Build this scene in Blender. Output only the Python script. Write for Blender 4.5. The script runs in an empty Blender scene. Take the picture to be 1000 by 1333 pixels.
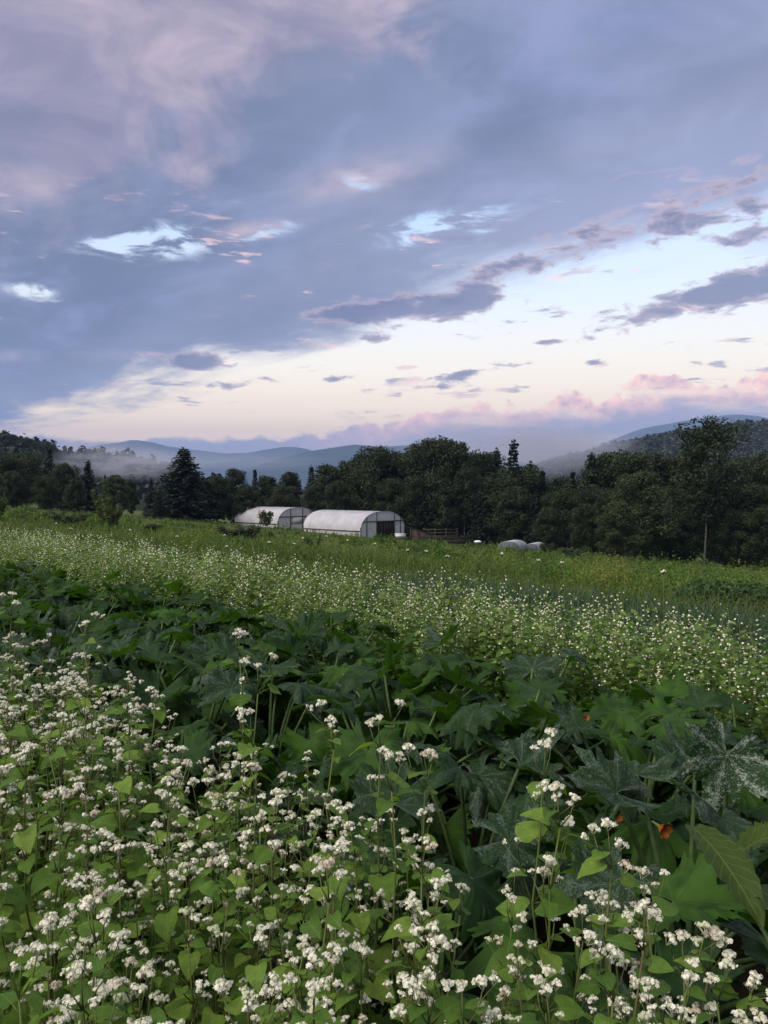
import bpy, math, random
import numpy as np
from mathutils import Matrix, Vector, Euler

R_ = math.radians
random.seed(7)
rng = np.random.default_rng(7)
scene = bpy.context.scene
col = scene.collection

# ------------------------------------------------------------------ camera
EYE = 1.6
FPX, HORIZON = 1054.0, 640.0          # focal length and horizon row, in pixels of the 1000 x 1333 photograph
cam_data = bpy.data.cameras.new('camera')
cam = bpy.data.objects.new('camera', cam_data)
col.objects.link(cam)
cam_data.sensor_fit = 'VERTICAL'
cam_data.sensor_height = 24.0
cam_data.lens = 24.0 * FPX / 1333.0
cam_data.clip_start = 0.05
cam_data.clip_end = 60000
cam.location = (0, 0, EYE)
cam.rotation_euler = (R_(90) - math.atan((666.5 - HORIZON) / FPX), 0, 0)
scene.camera = cam

# ------------------------------------------------------------------ world: dusk sky with a broken cloud deck
SUN_EL, SUN_AZ = R_(48), R_(-125)     # azimuth measured from +Y (view direction) towards +X
world = bpy.data.worlds.new('World')
scene.world = world
world.use_nodes = True
nt = world.node_tree
nt.nodes.clear()


def srgb(r, g, b):
    f = lambda c: (c / 255 / 12.92) if c / 255 <= 0.04045 else ((c / 255 + 0.055) / 1.055) ** 2.4
    return (f(r), f(g), f(b), 1.0)


class NB:
    """small node-building helper: sockets in, sockets out"""
    def __init__(self, tree):
        self.t = tree

    def n(self, kind, **kw):
        nd = self.t.nodes.new(kind)
        for k, v in kw.items():
            setattr(nd, k, v)
        return nd

    def put(self, sock, v):
        if hasattr(v, 'is_linked') or isinstance(v, bpy.types.NodeSocket):
            self.t.links.new(v, sock)
        elif v is not None:
            sock.default_value = v

    def m(self, op, a, b=None, c=None, clamp=False):
        nd = self.n('ShaderNodeMath', operation=op, use_clamp=clamp)
        self.put(nd.inputs[0], a)
        if b is not None:
            self.put(nd.inputs[1], b)
        if c is not None:
            self.put(nd.inputs[2], c)
        return nd.outputs[0]

    def add(self, a, b): return self.m('ADD', a, b)
    def sub(self, a, b): return self.m('SUBTRACT', a, b)
    def mul(self, a, b): return self.m('MULTIPLY', a, b)
    def div(self, a, b): return self.m('DIVIDE', a, b)
    def mx(self, a, b): return self.m('MAXIMUM', a, b)
    def mn(self, a, b): return self.m('MINIMUM', a, b)

    def smooth(self, v, lo, hi, a=0.0, b=1.0):
        nd = self.n('ShaderNodeMapRange', interpolation_type='SMOOTHSTEP')
        self.put(nd.inputs['Value'], v)
        for k, x in (('From Min', lo), ('From Max', hi), ('To Min', a), ('To Max', b)):
            self.put(nd.inputs[k], x)
        return nd.outputs['Result']

    def vec(self, x, y, z=0.0):
        nd = self.n('ShaderNodeCombineXYZ')
        for s, v in zip(nd.inputs, (x, y, z)):
            self.put(s, v)
        return nd.outputs[0]

    def noise(self, v, scale, detail=4.0, rough=0.55, dist=0.0, color=False, lac=2.0):
        nd = self.n('ShaderNodeTexNoise')
        if v is not None:
            self.put(nd.inputs['Vector'], v)
        nd.inputs['Scale'].default_value = scale
        nd.inputs['Detail'].default_value = detail
        nd.inputs['Roughness'].default_value = rough
        nd.inputs['Lacunarity'].default_value = lac
        nd.inputs['Distortion'].default_value = dist
        return nd.outputs['Color' if color else 'Fac']

    def mix(self, f, a, b, blend='MIX'):
        nd = self.n('ShaderNodeMix', data_type='RGBA', blend_type=blend)
        self.put(nd.inputs[0], f)
        self.put(nd.inputs[6], a)
        self.put(nd.inputs[7], b)
        return nd.outputs[2]

    def ramp(self, f, stops, mode='LINEAR'):
        nd = self.n('ShaderNodeValToRGB')
        cr = nd.color_ramp
        cr.interpolation = mode
        while len(cr.elements) < len(stops):
            cr.elements.new(0.5)
        for e, (p, c) in zip(cr.elements, stops):
            e.position = p
            e.color = c
        self.put(nd.inputs[0], f)
        return nd.outputs[0]


w = NB(nt)
K = 6.4                                                   # sky radiance scale under the 0.1 strength and the exposure below
tc = w.n('ShaderNodeTexCoord')
sep = w.n('ShaderNodeSeparateXYZ')
nt.links.new(tc.outputs['Generated'], sep.inputs[0])
dx, dy, dz = sep.outputs
zz = w.mx(dz, 0.012)
CX, CY = w.div(dx, zz), w.div(dy, zz)                     # the cloud plane
zs = w.add(zz, 0.05)
SX, SY = w.div(dx, zs), w.div(dy, zs)                     # same, eased towards the horizon
along = w.add(w.mul(SX, 0.59), w.mul(SY, -0.81))
across = w.add(w.mul(SX, 0.81), w.mul(SY, 0.59))
hyp = w.m('SQRT', w.add(w.mul(dx, dx), w.mul(dy, dy)))
ele = w.div(dz, w.mx(hyp, 0.02))                          # tangent of elevation
azi = w.m('ARCTAN2', dx, dy)                              # azimuth from the view direction

# clear air: warm cream at the horizon, pale blue-white above
clear = w.ramp(w.m('MULTIPLY', ele, 1.6, clamp=True), [
    (0.00, (1.85, 1.05, 0.62, 1)), (0.07, (2.35, 1.42, 0.70, 1)), (0.14, (2.15, 1.58, 0.90, 1)), (0.24, (1.66, 1.46, 1.10, 1)),
    (0.36, (1.14, 1.22, 1.27, 1)), (0.55, (0.68, 0.92, 1.25, 1)), (1.0, (0.30, 0.45, 0.80, 1))])
nish = w.n('ShaderNodeTexSky', sky_type='NISHITA')
nish.sun_disc = False
nish.sun_elevation = SUN_EL
nish.sun_rotation = SUN_AZ
nish.air_density, nish.dust_density = 1.0, 2.0
clear10 = w.mix(1.0, clear, (K, K, K, 1), 'MULTIPLY')
skyclear = w.mix(0.15, clear10, nish.outputs[0])

# the big deck, a half plane of cloud with a torn edge
streak = w.noise(w.vec(w.mul(along, 0.5), w.mul(across, 1.25), 3.1), 1.15, 7.0, 0.58, 0.3)
fine = w.noise(w.vec(w.mul(along, 0.6), across, 8.4), 2.6, 8.0, 0.62, 0.4)
big = w.noise(w.vec(SX, SY, 1.7), 0.55, 3.0, 0.5)
edge = w.add(w.mul(CX, 1.37), CY)
rel = w.div(w.sub(4.80, edge), w.add(1.0, w.mul(w.mx(CY, 0.0), 0.07)))
rel = w.add(rel, w.add(w.mul(w.sub(streak, 0.5), 2.8), w.mul(w.sub(fine, 0.5), 2.0)))


def blob(px, py, a, b, tilt, amp):
    """a soft elliptical patch of sky, given by direction"""
    az0 = math.atan((px - 500) / FPX)
    el0 = (HORIZON - py) / FPX * math.cos(az0)
    p, q = w.sub(azi, az0), w.sub(ele, el0)
    c, s = math.cos(R_(tilt)), math.sin(R_(tilt))
    e1 = w.div(w.add(w.mul(p, c), w.mul(q, s)), a / FPX)
    e2 = w.div(w.add(w.mul(p, -s), w.mul(q, c)), b / FPX)
    r2 = w.add(w.mul(e1, e1), w.mul(e2, e2))
    return w.mul(w.m('POWER', 2.718, w.mul(r2, -1.0)), amp)


gaps = [(185, 318, 75, 22, 4, 2.6), (315, 308, 60, 13, 12, 2.2), (50, 382, 36, 10, -3, 2.0), (580, 295, 85, 22, 10, 2.2), (470, 240, 50, 18, 10, 0.9)]
puffs = [(905, 388, 120, 17, 14, 3.2), (1000, 372, 60, 20, 8, 2.5), (475, 408, 60, 17, 6, 4.2), (600, 396, 46, 12, 12, 2.2), (258, 472, 40, 12, 2, 4.6), (640, 362, 100, 26, 16, 1.5), (760, 312, 110, 18, 15, 1.8),
         (900, 298, 90, 16, 10, 2.2), (960, 245, 90, 30, 10, 1.6), (435, 494, 26, 5, 8, 2.2), (610, 488, 52, 7, 10, 2.3), (560, 400, 60, 14, 10, 1.5), (780, 473, 16, 4, 0, 2.2), (712, 445, 26, 4, 3, 2.0),
         (320, 500, 50, 8, 6, 1.6), (610, 405, 45, 14, 14, 2.0), (490, 440, 26, 7, 6, 2.3), (965, 312, 30, 11, 5, 2.6), (560, 508, 60, 6, 6, 1.8)]
g = None
for a in gaps:
    b_ = blob(*a)
    g = b_ if g is None else w.add(g, b_)
wisp = w.noise(w.vec(w.mul(azi, 7), w.mul(ele, 22), 0), 1.9, 7, 0.62, 0.5)
hole = w.smooth(w.mul(g, w.mul(w.sub(wisp, 0.40), 4.2)), 0.22, 1.25)
p_ = None
for a in puffs:
    b_ = blob(*a)
    p_ = b_ if p_ is None else w.add(p_, b_)
rag = w.noise(w.vec(w.mul(azi, 10), w.mul(ele, 24), 5), 2.2, 6, 0.65, 0.3)
puff = w.add(w.mul(p_, 0.8), w.mul(w.mul(w.sub(rag, 0.5), 6.5), w.smooth(p_, 0.05, 0.7)))
small = w.smooth(puff, 0.75, 1.7)
deck = w.mul(w.smooth(rel, -0.55, 0.75), w.sub(1.0, w.mul(hole, 0.9)))
# deck colour: a slate sheet, bluer to the right, under a lower torn sheet of warm mauve cloud
soft = w.noise(w.vec(w.mul(azi, 3.0), w.mul(ele, 5.0), 4), 1.5, 5, 0.55, 0.4)
slate = w.mix(w.smooth(w.add(azi, w.mul(w.sub(soft, 0.5), 0.9)), -0.25, 0.40), srgb(107, 119, 148), srgb(138, 147, 182))
slate = w.mix(w.smooth(fine, 0.42, 0.72, 0.0, 0.55), slate, srgb(158, 166, 206))
slate = w.mix(w.smooth(soft, 0.55, 0.30, 0.0, 0.55), slate, srgb(94, 106, 140))
torn = w.noise(w.vec(w.mul(azi, 3.2), w.mul(ele, 4.6), 9), 1.7, 8, 0.6, 0.5)
low = w.add(w.sub(ele, w.add(0.50, w.mul(azi, 0.46))), w.mul(w.sub(torn, 0.5), 0.62))
sheet = w.smooth(low, -0.03, 0.10)
lit = w.noise(w.vec(w.mul(azi, 3.4), w.mul(ele, 6.0), 12), 2.2, 7, 0.58, 0.5)
mauve = w.ramp(lit, [(0.30, srgb(132, 128, 152)), (0.52, srgb(162, 152, 172)), (0.72, srgb(196, 178, 190))])
glow = None
for a_ in ((475, 235, 75, 22, 14, 0.9), (280, 70, 90, 40, 20, 0.5), (330, 302, 45, 10, 12, 0.8), (40, 240, 70, 22, -10, 0.5), (620, 300, 40, 12, 15, 0.8), (60, 465, 60, 8, 4, 0.6), (220, 462, 50, 8, 4, 0.7)):
    q_ = blob(*a_)
    glow = q_ if glow is None else w.add(glow, q_)
deck_c = w.mix(w.mul(sheet, 0.85), slate, mauve)
deck_c = w.mix(w.m('MULTIPLY', w.mul(glow, w.smooth(lit, 0.35, 0.65)), 0.9, clamp=True), deck_c, srgb(226, 202, 206))
thick = w.smooth(rel, 0.0, 2.2)
deck_c = w.mix(w.mul(w.sub(1.0, thick), 0.30), deck_c, srgb(206, 206, 226))
sky1 = w.mix(deck, skyclear, w.mix(1.0, deck_c, (K, K, K, 1), 'MULTIPLY'))
shred = w.noise(w.vec(w.mul(azi, 9), w.mul(ele, 40), 21), 1.5, 7, 0.62, 0.3)
tint = w.noise(w.vec(w.mul(azi, 5), w.mul(ele, 14), 33), 1.3, 2, 0.5)
inband = w.mul(w.smooth(ele, 0.075, 0.12), w.smooth(ele, 0.40, 0.26))
frag = w.mul(w.smooth(shred, 0.575, 0.66), inband)
frag_c = w.mix(w.smooth(tint, 0.44, 0.56), srgb(140, 142, 174), (1.25, 0.82, 0.74, 1))
sky1 = w.mix(w.mul(frag, 0.72), sky1, w.mix(1.0, frag_c, (K, K, K, 1), 'MULTIPLY'))
small_c = w.mix(w.smooth(puff, 0.9, 2.6), srgb(206, 186, 196), srgb(112, 115, 148))
sky2 = w.mix(w.mul(small, 0.88), sky1, w.mix(1.0, small_c, (K, K, K, 1), 'MULTIPLY'))

# the far cumulus bank low over the hills
lump = w.noise(w.vec(w.mul(azi, 7), w.mul(ele, 9), 2.0), 3.2, 6, 0.6)
ridge = w.noise(w.vec(w.mul(azi, 3.0), 0.0, 6.0), 1.6, 3, 0.5)
top = w.add(w.add(0.064, w.mul(w.smooth(azi, -0.25, 0.42), 0.066)), w.add(w.mul(w.sub(ridge, 0.5), 0.030), w.mul(w.sub(lump, 0.5), w.add(0.030, w.mul(w.smooth(azi, -0.15, 0.1), 0.060)))))
inb = w.sub(top, ele)
bank = w.smooth(inb, -0.001, 0.006)
floor_ = w.add(0.040, w.mul(w.smooth(azi, -0.1, 0.42), 0.036))
lift = w.sub(w.sub(ele, floor_), w.mul(w.sub(streak, 0.5), 0.02))
lump2 = w.noise(w.vec(w.mul(azi, 7), w.mul(ele, 9), 2.0), 9.0, 4, 0.6)
pinkness = w.mul(w.smooth(w.add(inb, w.mul(w.sub(lump2, 0.5), 0.03)), 0.040, 0.004), w.smooth(azi, -0.16, 0.06))
bank_c = w.mix(pinkness, w.ramp(lump, [(0.3, srgb(158, 160, 196)), (0.7, srgb(196, 188, 214))]), w.ramp(lump2, [(0.35, (1.00, 0.62, 0.64, 1)), (0.65, (2.10, 1.15, 0.84, 1))]))
gap_c = srgb(252, 214, 200)
bank_c = w.mix(w.mul(w.smooth(lift, 0.004, -0.006), 0.55), bank_c, gap_c)
broken = w.noise(w.vec(w.mul(azi, 5), w.mul(ele, 26), 41), 1.4, 6, 0.6, 0.3)
sky3 = w.mix(w.mul(bank, w.smooth(w.add(broken, w.mul(w.smooth(ele, 0.09, 0.05), 0.25)), 0.28, 0.52, 0.30, 0.93)), sky2, w.mix(1.0, bank_c, (K, K, K, 1), 'MULTIPLY'))
# below the horizon: plain haze grey
sky4 = w.mix(w.smooth(dz, 0.004, -0.03), sky3, (2.0, 2.0, 2.3, 1))
bg = w.n('ShaderNodeBackground')
nt.links.new(sky4, bg.inputs['Color'])
bg.inputs['Strength'].default_value = 0.10
out = w.n('ShaderNodeOutputWorld')
nt.links.new(bg.outputs[0], out.inputs['Surface'])

# ------------------------------------------------------------------ very soft sun lamp, added high up for extra light on the plants
sd = bpy.data.lights.new('sun', 'SUN')
sd.energy = 2.5
sd.angle = R_(60)
sd.color = (1.0, 0.94, 0.86)
sun = bpy.data.objects.new('sun', sd)
col.objects.link(sun)
sv = Vector((math.cos(SUN_EL) * math.sin(SUN_AZ), math.cos(SUN_EL) * math.cos(SUN_AZ), math.sin(SUN_EL)))
sun.rotation_euler = sv.to_track_quat('Z', 'Y').to_euler()
sun.location = (-20, -20, 30)

scene.view_settings.view_transform = 'Standard'
scene.view_settings.look = 'None'
scene.view_settings.gamma = 1.0
scene.view_settings.exposure = 0.95
scene.view_settings.use_curve_mapping = False
scene.render.engine = 'CYCLES'
scene.cycles.max_bounces = 6
scene.cycles.diffuse_bounces = 3
scene.cycles.glossy_bounces = 2
scene.cycles.transmission_bounces = 4
scene.cycles.transparent_max_bounces = 8
scene.cycles.volume_bounces = 0
world.cycles.sampling_method = 'MANUAL'
world.cycles.sample_map_resolution = 256

# ------------------------------------------------------------------ helpers
def smoothstep(a, b, x):
    t = np.clip((np.asarray(x, float) - a) / (b - a), 0, 1)
    return t * t * (3 - 2 * t)


def vnoise(x, y, seed=0):
    """value noise, numpy"""
    x, y = np.asarray(x, float), np.asarray(y, float)
    xi, yi = np.floor(x).astype(np.int64), np.floor(y).astype(np.int64)
    xf, yf = x - xi, y - yi
    def h(a, b):
        v = np.sin(a * 127.1 + b * 311.7 + seed * 74.7) * 43758.5453
        return v - np.floor(v)
    u, v = xf * xf * (3 - 2 * xf), yf * yf * (3 - 2 * yf)
    return (h(xi, yi) * (1 - u) + h(xi + 1, yi) * u) * (1 - v) + (h(xi, yi + 1) * (1 - u) + h(xi + 1, yi + 1) * u) * v


def fbm(x, y, seed=0, octs=4):
    s, a = 0.0, 0.5
    for k in range(octs):
        s = s + a * (vnoise(np.asarray(x) * 2 ** k, np.asarray(y) * 2 ** k, seed + k) - 0.5)
        a *= 0.5
    return s


def ground_z(x, y):
    x, y = np.asarray(x, float), np.asarray(y, float)
    n = (x + y) / math.sqrt(2)
    wgt = smoothstep(4.5, 28, n)
    z = np.clip(-0.080 * x - 0.042 * y, -16, 8) * wgt
    far = smoothstep(6, 40, n)
    z = z + far * (0.9 * fbm(x / 14, y / 14, 3, 3) + 0.0)
    return z


def gz(x, y): return float(ground_z(x, y))


def at(px, d):
    """world x, y of a spot at depth d seen in photo column px"""
    return (px - 500) / FPX * d, d


def zrow(py, d):
    return EYE + (HORIZON - py) / FPX * d


def material(name):
    m = bpy.data.materials.new(name)
    m.use_nodes = True
    m.node_tree.nodes.clear()
    return m, NB(m.node_tree)


def finish(m, b, shader):
    o = b.n('ShaderNodeOutputMaterial')
    m.node_tree.links.new(shader, o.inputs['Surface'])
    return m


def principled(b, color, rough=0.6, spec=0.3, bump=None, bump_s=0.3, **kw):
    p = b.n('ShaderNodeBsdfPrincipled')
    b.put(p.inputs['Base Color'], color)
    b.put(p.inputs['Roughness'], rough)
    b.put(p.inputs['Specular IOR Level'], spec)
    for k, v in kw.items():
        b.put(p.inputs[k], v)
    if bump is not None:
        bn = b.n('ShaderNodeBump')
        bn.inputs['Strength'].default_value = bump_s
        b.put(bn.inputs['Height'], bump)
        b.t.links.new(bn.outputs[0], p.inputs['Normal'])
    return p.outputs[0]


def mixshader(b, f, s1, s2):
    nd = b.n('ShaderNodeMixShader')
    b.put(nd.inputs[0], f)
    b.t.links.new(s1, nd.inputs[1])
    b.t.links.new(s2, nd.inputs[2])
    return nd.outputs[0]


def rnd_value(b, attr):
    """per piece random: stored attribute for joined stuff, object random for single objects"""
    if attr:
        a = b.n('ShaderNodeAttribute', attribute_name='rnd')
        return a.outputs['Fac']
    return b.n('ShaderNodeObjectInfo').outputs['Random']


def leaf_material(name, c1, c2, c3=None, attr=False, transl=0.35, rough=0.55, spec=0.25, both=False):
    m, b = material(name)
    r = rnd_value(b, attr)
    if both:
        a = b.n('ShaderNodeAttribute', attribute_name='rnd')
        r = b.m('FRACT', b.add(a.outputs['Fac'], b.mul(b.n('ShaderNodeObjectInfo').outputs['Random'], 0.35)))
    stops = [(0.0, c1 + (1,)), (0.75, c2 + (1,))] + ([(1.0, c3 + (1,))] if c3 else [])
    c = b.ramp(r, stops)
    tcn = b.n('ShaderNodeTexCoord')
    nz = b.noise(tcn.outputs['Object'], 18.0, 3)
    c = b.mix(b.smooth(nz, 0.3, 0.75, 0.0, 0.35), c, tuple(x * 0.55 for x in c1) + (1,))
    s = principled(b, c, rough, spec)
    if transl:
        t = b.n('ShaderNodeBsdfTranslucent')
        b.put(t.inputs['Color'], b.mix(0.5, c, (0.25, 0.36, 0.03, 1), 'MIX') if False else b.mix(1.0, c, (1.3, 1.45, 0.7, 1), 'MULTIPLY'))
        s = mixshader(b, transl, s, t.outputs[0])
    return finish(m, b, s)


def plain_material(name, c1, c2, scale=6.0, rough=0.7, spec=0.2, bump_s=0.25, vecscale=(1, 1, 1)):
    m, b = material(name)
    tcn = b.n('ShaderNodeTexCoord')
    mp = b.n('ShaderNodeMapping')
    mp.inputs['Scale'].default_value = vecscale
    b.t.links.new(tcn.outputs['Object'], mp.inputs[0])
    n1 = b.noise(mp.outputs[0], scale, 6, 0.6)
    c = b.ramp(b.smooth(n1, 0.28, 0.72), [(0, c1 + (1,)), (1, c2 + (1,))])
    return finish(m, b, principled(b, c, rough, spec, n1, bump_s))


# --- mesh templates (all triangles, numpy)
class T:
    __slots__ = ('V', 'F', 'M', 'U', 'K')

    def __init__(self, V, F, M=0, U=None, K=None):
        self.V = np.asarray(V, float).reshape(-1, 3)
        self.F = np.asarray(F, np.int64).reshape(-1, 3)
        self.M = np.full(len(self.F), M, np.int32) if np.isscalar(M) else np.asarray(M, np.int32)
        self.U = np.zeros((len(self.V), 2)) if U is None else np.asarray(U, float)
        self.K = np.zeros(len(self.V)) if K is None else np.asarray(K, float)

    def tf(self, R=None, s=1.0, t=(0, 0, 0), k=None):
        V = self.V * s
        if R is not None:
            V = V @ np.asarray(R).T
        return T(V + np.asarray(t, float), self.F, self.M, self.U, self.K if k is None else np.full(len(V), k))


def join(ts):
    off, V, F, M, U, K = 0, [], [], [], [], []
    for t in ts:
        V.append(t.V); F.append(t.F + off); M.append(t.M); U.append(t.U); K.append(t.K)
        off += len(t.V)
    return T(np.concatenate(V), np.concatenate(F), np.concatenate(M), np.concatenate(U), np.concatenate(K))


def rot(ax=0, ay=0, az=0):
    return np.array(Euler((ax, ay, az), 'XYZ').to_matrix())


def align(direction, roll=0.0):
    """rotation taking +Y to direction, +Z kept as up as it can"""
    d = np.asarray(direction, float)
    d = d / (np.linalg.norm(d) + 1e-9)
    up = np.array([0, 0, 1.0]) if abs(d[2]) < 0.98 else np.array([1.0, 0, 0])
    x = np.cross(d, up); x /= np.linalg.norm(x)
    z = np.cross(x, d)
    Rm = np.stack([x, d, z], axis=1)
    return Rm @ rot(0, roll, 0)


def build_mesh(name, t, mats, smooth=True):
    me = bpy.data.meshes.new(name)
    nv, nf = len(t.V), len(t.F)
    me.vertices.add(nv); me.loops.add(nf * 3); me.polygons.add(nf)
    me.vertices.foreach_set('co', t.V.astype(np.float32).ravel())
    me.loops.foreach_set('vertex_index', t.F.astype(np.int32).ravel())
    me.polygons.foreach_set('loop_start', np.arange(0, nf * 3, 3, dtype=np.int32))
    me.polygons.foreach_set('material_index', t.M.astype(np.int32))
    if smooth:
        me.polygons.foreach_set('use_smooth', np.ones(nf, bool))
    me.update(calc_edges=True)
    uv = me.uv_layers.new(name='UVMap')
    uv.data.foreach_set('uv', t.U[t.F.ravel()].astype(np.float32).ravel())
    a = me.attributes.new('rnd', 'FLOAT', 'POINT')
    a.data.foreach_set('value', t.K.astype(np.float32))
    for mm in (mats if isinstance(mats, (list, tuple)) else [mats]):
        me.materials.append(mm)
    return me


def link(name, data, parent=None, mtx=None, loc=None):
    o = bpy.data.objects.new(name, data)
    col.objects.link(o)
    if parent is not None:
        o.parent = parent
    if mtx is not None:
        o.matrix_basis = mtx
    if loc is not None:
        o.location = loc
    return o


def tag(o, label=None, cat=None, group=None, kind=None):
    if label: o['label'] = label
    if cat: o['category'] = cat
    if group: o['group'] = group
    if kind: o['kind'] = kind
    return o


def mat4(R, t, s=1.0):
    m = Matrix(np.asarray(R) * s).to_4x4()
    m.translation = Vector(t)
    return m


def tube(pts, radii, sides=5, M=0, k=0.0):
    pts = np.asarray(pts, float)
    radii = np.broadcast_to(np.asarray(radii, float), (len(pts),))
    V, F = [], []
    ang = np.arange(sides) / sides * 2 * np.pi
    for i, p in enumerate(pts):
        d = pts[min(i + 1, len(pts) - 1)] - pts[max(i - 1, 0)]
        d = d / (np.linalg.norm(d) + 1e-9)
        up = np.array([0, 0, 1.0]) if abs(d[2]) < 0.9 else np.array([1.0, 0, 0])
        a = np.cross(d, up); a /= np.linalg.norm(a)
        bb = np.cross(d, a)
        V.append(p + radii[i] * (np.cos(ang)[:, None] * a + np.sin(ang)[:, None] * bb))
    for i in range(len(pts) - 1):
        for j in range(sides):
            a0, a1 = i * sides + j, i * sides + (j + 1) % sides
            b0, b1 = a0 + sides, a1 + sides
            F += [(a0, a1, b1), (a0, b1, b0)]
    V = np.concatenate(V)
    n = len(V)
    V = np.vstack([V, pts[-1:], pts[:1]])
    L = (len(pts) - 1) * sides
    for j in range(sides):
        F.append((L + j, L + (j + 1) % sides, n))
        F.append(((j + 1) % sides, j, n + 1))
    return T(V, F, M, K=np.full(len(V), k))


def box(x0, x1, y0, y1, z0, z1, M=0):
    V = [(x, y, z) for z in (z0, z1) for y in (y0, y1) for x in (x0, x1)]
    F = [(0, 2, 3), (0, 3, 1), (4, 5, 7), (4, 7, 6), (0, 1, 5), (0, 5, 4), (2, 6, 7), (2, 7, 3), (0, 4, 6), (0, 6, 2), (1, 3, 7), (1, 7, 5)]
    return T(V, F, M)


def bar(a, c, wd=0.05, ht=0.05):
    """a square bar from a to c"""
    a, c = np.asarray(a, float), np.asarray(c, float)
    L = np.linalg.norm(c - a)
    return box(-wd / 2, wd / 2, 0, L, -ht / 2, ht / 2).tf(align(c - a), 1, a)


# ------------------------------------------------------------------ materials
def ground_material():
    m, b = material('ground_mat')
    geo = b.n('ShaderNodeNewGeometry')
    pos = geo.outputs['Position']
    n1 = b.noise(pos, 0.12, 6, 0.6)
    n2 = b.noise(pos, 3.0, 5, 0.65)
    grass = b.ramp(b.smooth(n1, 0.3, 0.7), [(0, (0.050, 0.070, 0.016, 1)), (0.6, (0.085, 0.105, 0.026, 1)), (1, (0.110, 0.115, 0.040, 1))])
    grass = b.mix(b.smooth(n2, 0.35, 0.7, 0, 0.6), grass, (0.030, 0.042, 0.012, 1))
    soil = b.ramp(n2, [(0.3, (0.020, 0.014, 0.009, 1)), (0.7, (0.060, 0.044, 0.030, 1))])
    s = b.n('ShaderNodeSeparateXYZ')
    b.t.links.new(pos, s.inputs[0])
    nn = b.add(b.mul(b.add(s.outputs[0], s.outputs[1]), 0.7071), b.mul(b.sub(n2, 0.5), 0.8))
    c = b.mix(b.smooth(nn, 9.0, 10.5), soil, grass)
    return finish(m, b, principled(b, c, 0.9, 0.1, n2, 0.6))


def hill_material(name, dark, light, scale):
    m, b = material(name)
    geo = b.n('ShaderNodeNewGeometry')
    v = b.n('ShaderNodeTexVoronoi')
    b.put(v.inputs['Vector'], geo.outputs['Position'])
    v.inputs['Scale'].default_value = scale
    n1 = b.noise(geo.outputs['Position'], scale * 0.12, 5, 0.6)
    c = b.ramp(b.smooth(n1, 0.3, 0.7), [(0, dark + (1,)), (1, light + (1,))])
    return finish(m, b, principled(b, c, 0.95, 0.05, b.sub(1.0, v.outputs['Distance']), 1.0))


M_ground = ground_material()
M_hill = hill_material('forest_hill_mat', (0.016, 0.026, 0.012), (0.034, 0.050, 0.018), 0.12)
M_mtn = hill_material('mountain_mat', (0.020, 0.034, 0.030), (0.032, 0.048, 0.040), 0.02)
M_treeleaf = leaf_material('tree_leaf', (0.012, 0.023, 0.008), (0.030, 0.046, 0.013), (0.056, 0.070, 0.020), transl=0.25, both=True)
M_paleleaf = leaf_material('willow_leaf', (0.032, 0.046, 0.016), (0.054, 0.072, 0.024), transl=0.3, both=True)
M_needle = leaf_material('needle', (0.010, 0.018, 0.010), (0.018, 0.030, 0.014), transl=0.1, both=True)
M_hillleaf = leaf_material('hill_leaf', (0.012, 0.022, 0.010), (0.036, 0.048, 0.018), attr=True, transl=0.0)
M_shrubleaf = leaf_material('shrub_leaf', (0.045, 0.066, 0.018), (0.075, 0.100, 0.028), transl=0.3, both=True)
M_darkshrub = leaf_material('dark_shrub_leaf', (0.026, 0.040, 0.016), (0.046, 0.062, 0.022), transl=0.2, both=True)
M_bark = plain_material('bark', (0.035, 0.028, 0.022), (0.085, 0.072, 0.058), 9, 0.9, 0.1, 0.6, (1, 1, 0.3))
M_birch = plain_material('pale_bark', (0.10, 0.09, 0.075), (0.34, 0.31, 0.27), 5, 0.8, 0.15, 0.5, (1, 1, 2.5))

# ------------------------------------------------------------------ terrain
def grid_mesh(xs, ys, Z):
    nx, ny = len(xs), len(ys)
    X, Y = np.meshgrid(xs, ys)
    V = np.stack([X, Y, Z], -1).reshape(-1, 3)
    i = (np.arange(ny - 1)[:, None] * nx + np.arange(nx - 1)[None]).ravel()
    F = np.concatenate([np.stack([i, i + 1, i + nx + 1], 1), np.stack([i, i + nx + 1, i + nx], 1)])
    return T(V, F)


g_ = np.linspace(-1, 1, 221)
gs = np.sinh(g_ * 9.2) / np.sinh(9.2) * 12500
X, Y = np.meshgrid(gs, gs + 0.0)
tag(link('ground', build_mesh('ground', grid_mesh(gs, gs, ground_z(X, Y)), M_ground)), kind='structure')


def ridge_points(d, prof, depth, seed, rough, rows=15, cols=160, spread=(-700, 1700)):
    """a hill: crest at depth d following photo columns/rows, falling away in front and behind"""
    pxs = np.linspace(spread[0], spread[1], cols)
    pp = np.array(prof, float)
    crest = np.interp(pxs, pp[:, 0], pp[:, 1])
    ts = np.linspace(-1, 1, rows)
    V = np.zeros((rows, cols, 3))
    zb = -18.0
    for i, t in enumerate(ts):
        dd = d + t * depth + 0.12 * depth * fbm(pxs / 160, np.full(cols, 0.3), seed, 3) * 2
        zc = EYE + (HORIZON - crest) / FPX * d
        f = np.cos(t * np.pi / 2) ** 1.3
        V[i, :, 0] = (pxs - 500) / FPX * (d + t * depth * 0.4)
        V[i, :, 1] = dd
        V[i, :, 2] = zb + (zc - zb) * f + rough * fbm(pxs / 40 + i * 3.3, np.full(cols, i * 0.7), seed + 9, 4) * (0.3 + f)
    i = (np.arange(rows - 1)[:, None] * cols + np.arange(cols - 1)[None]).ravel()
    F = np.concatenate([np.stack([i, i + 1, i + cols + 1], 1), np.stack([i, i + cols + 1, i + cols], 1)])
    return V, F


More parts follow.
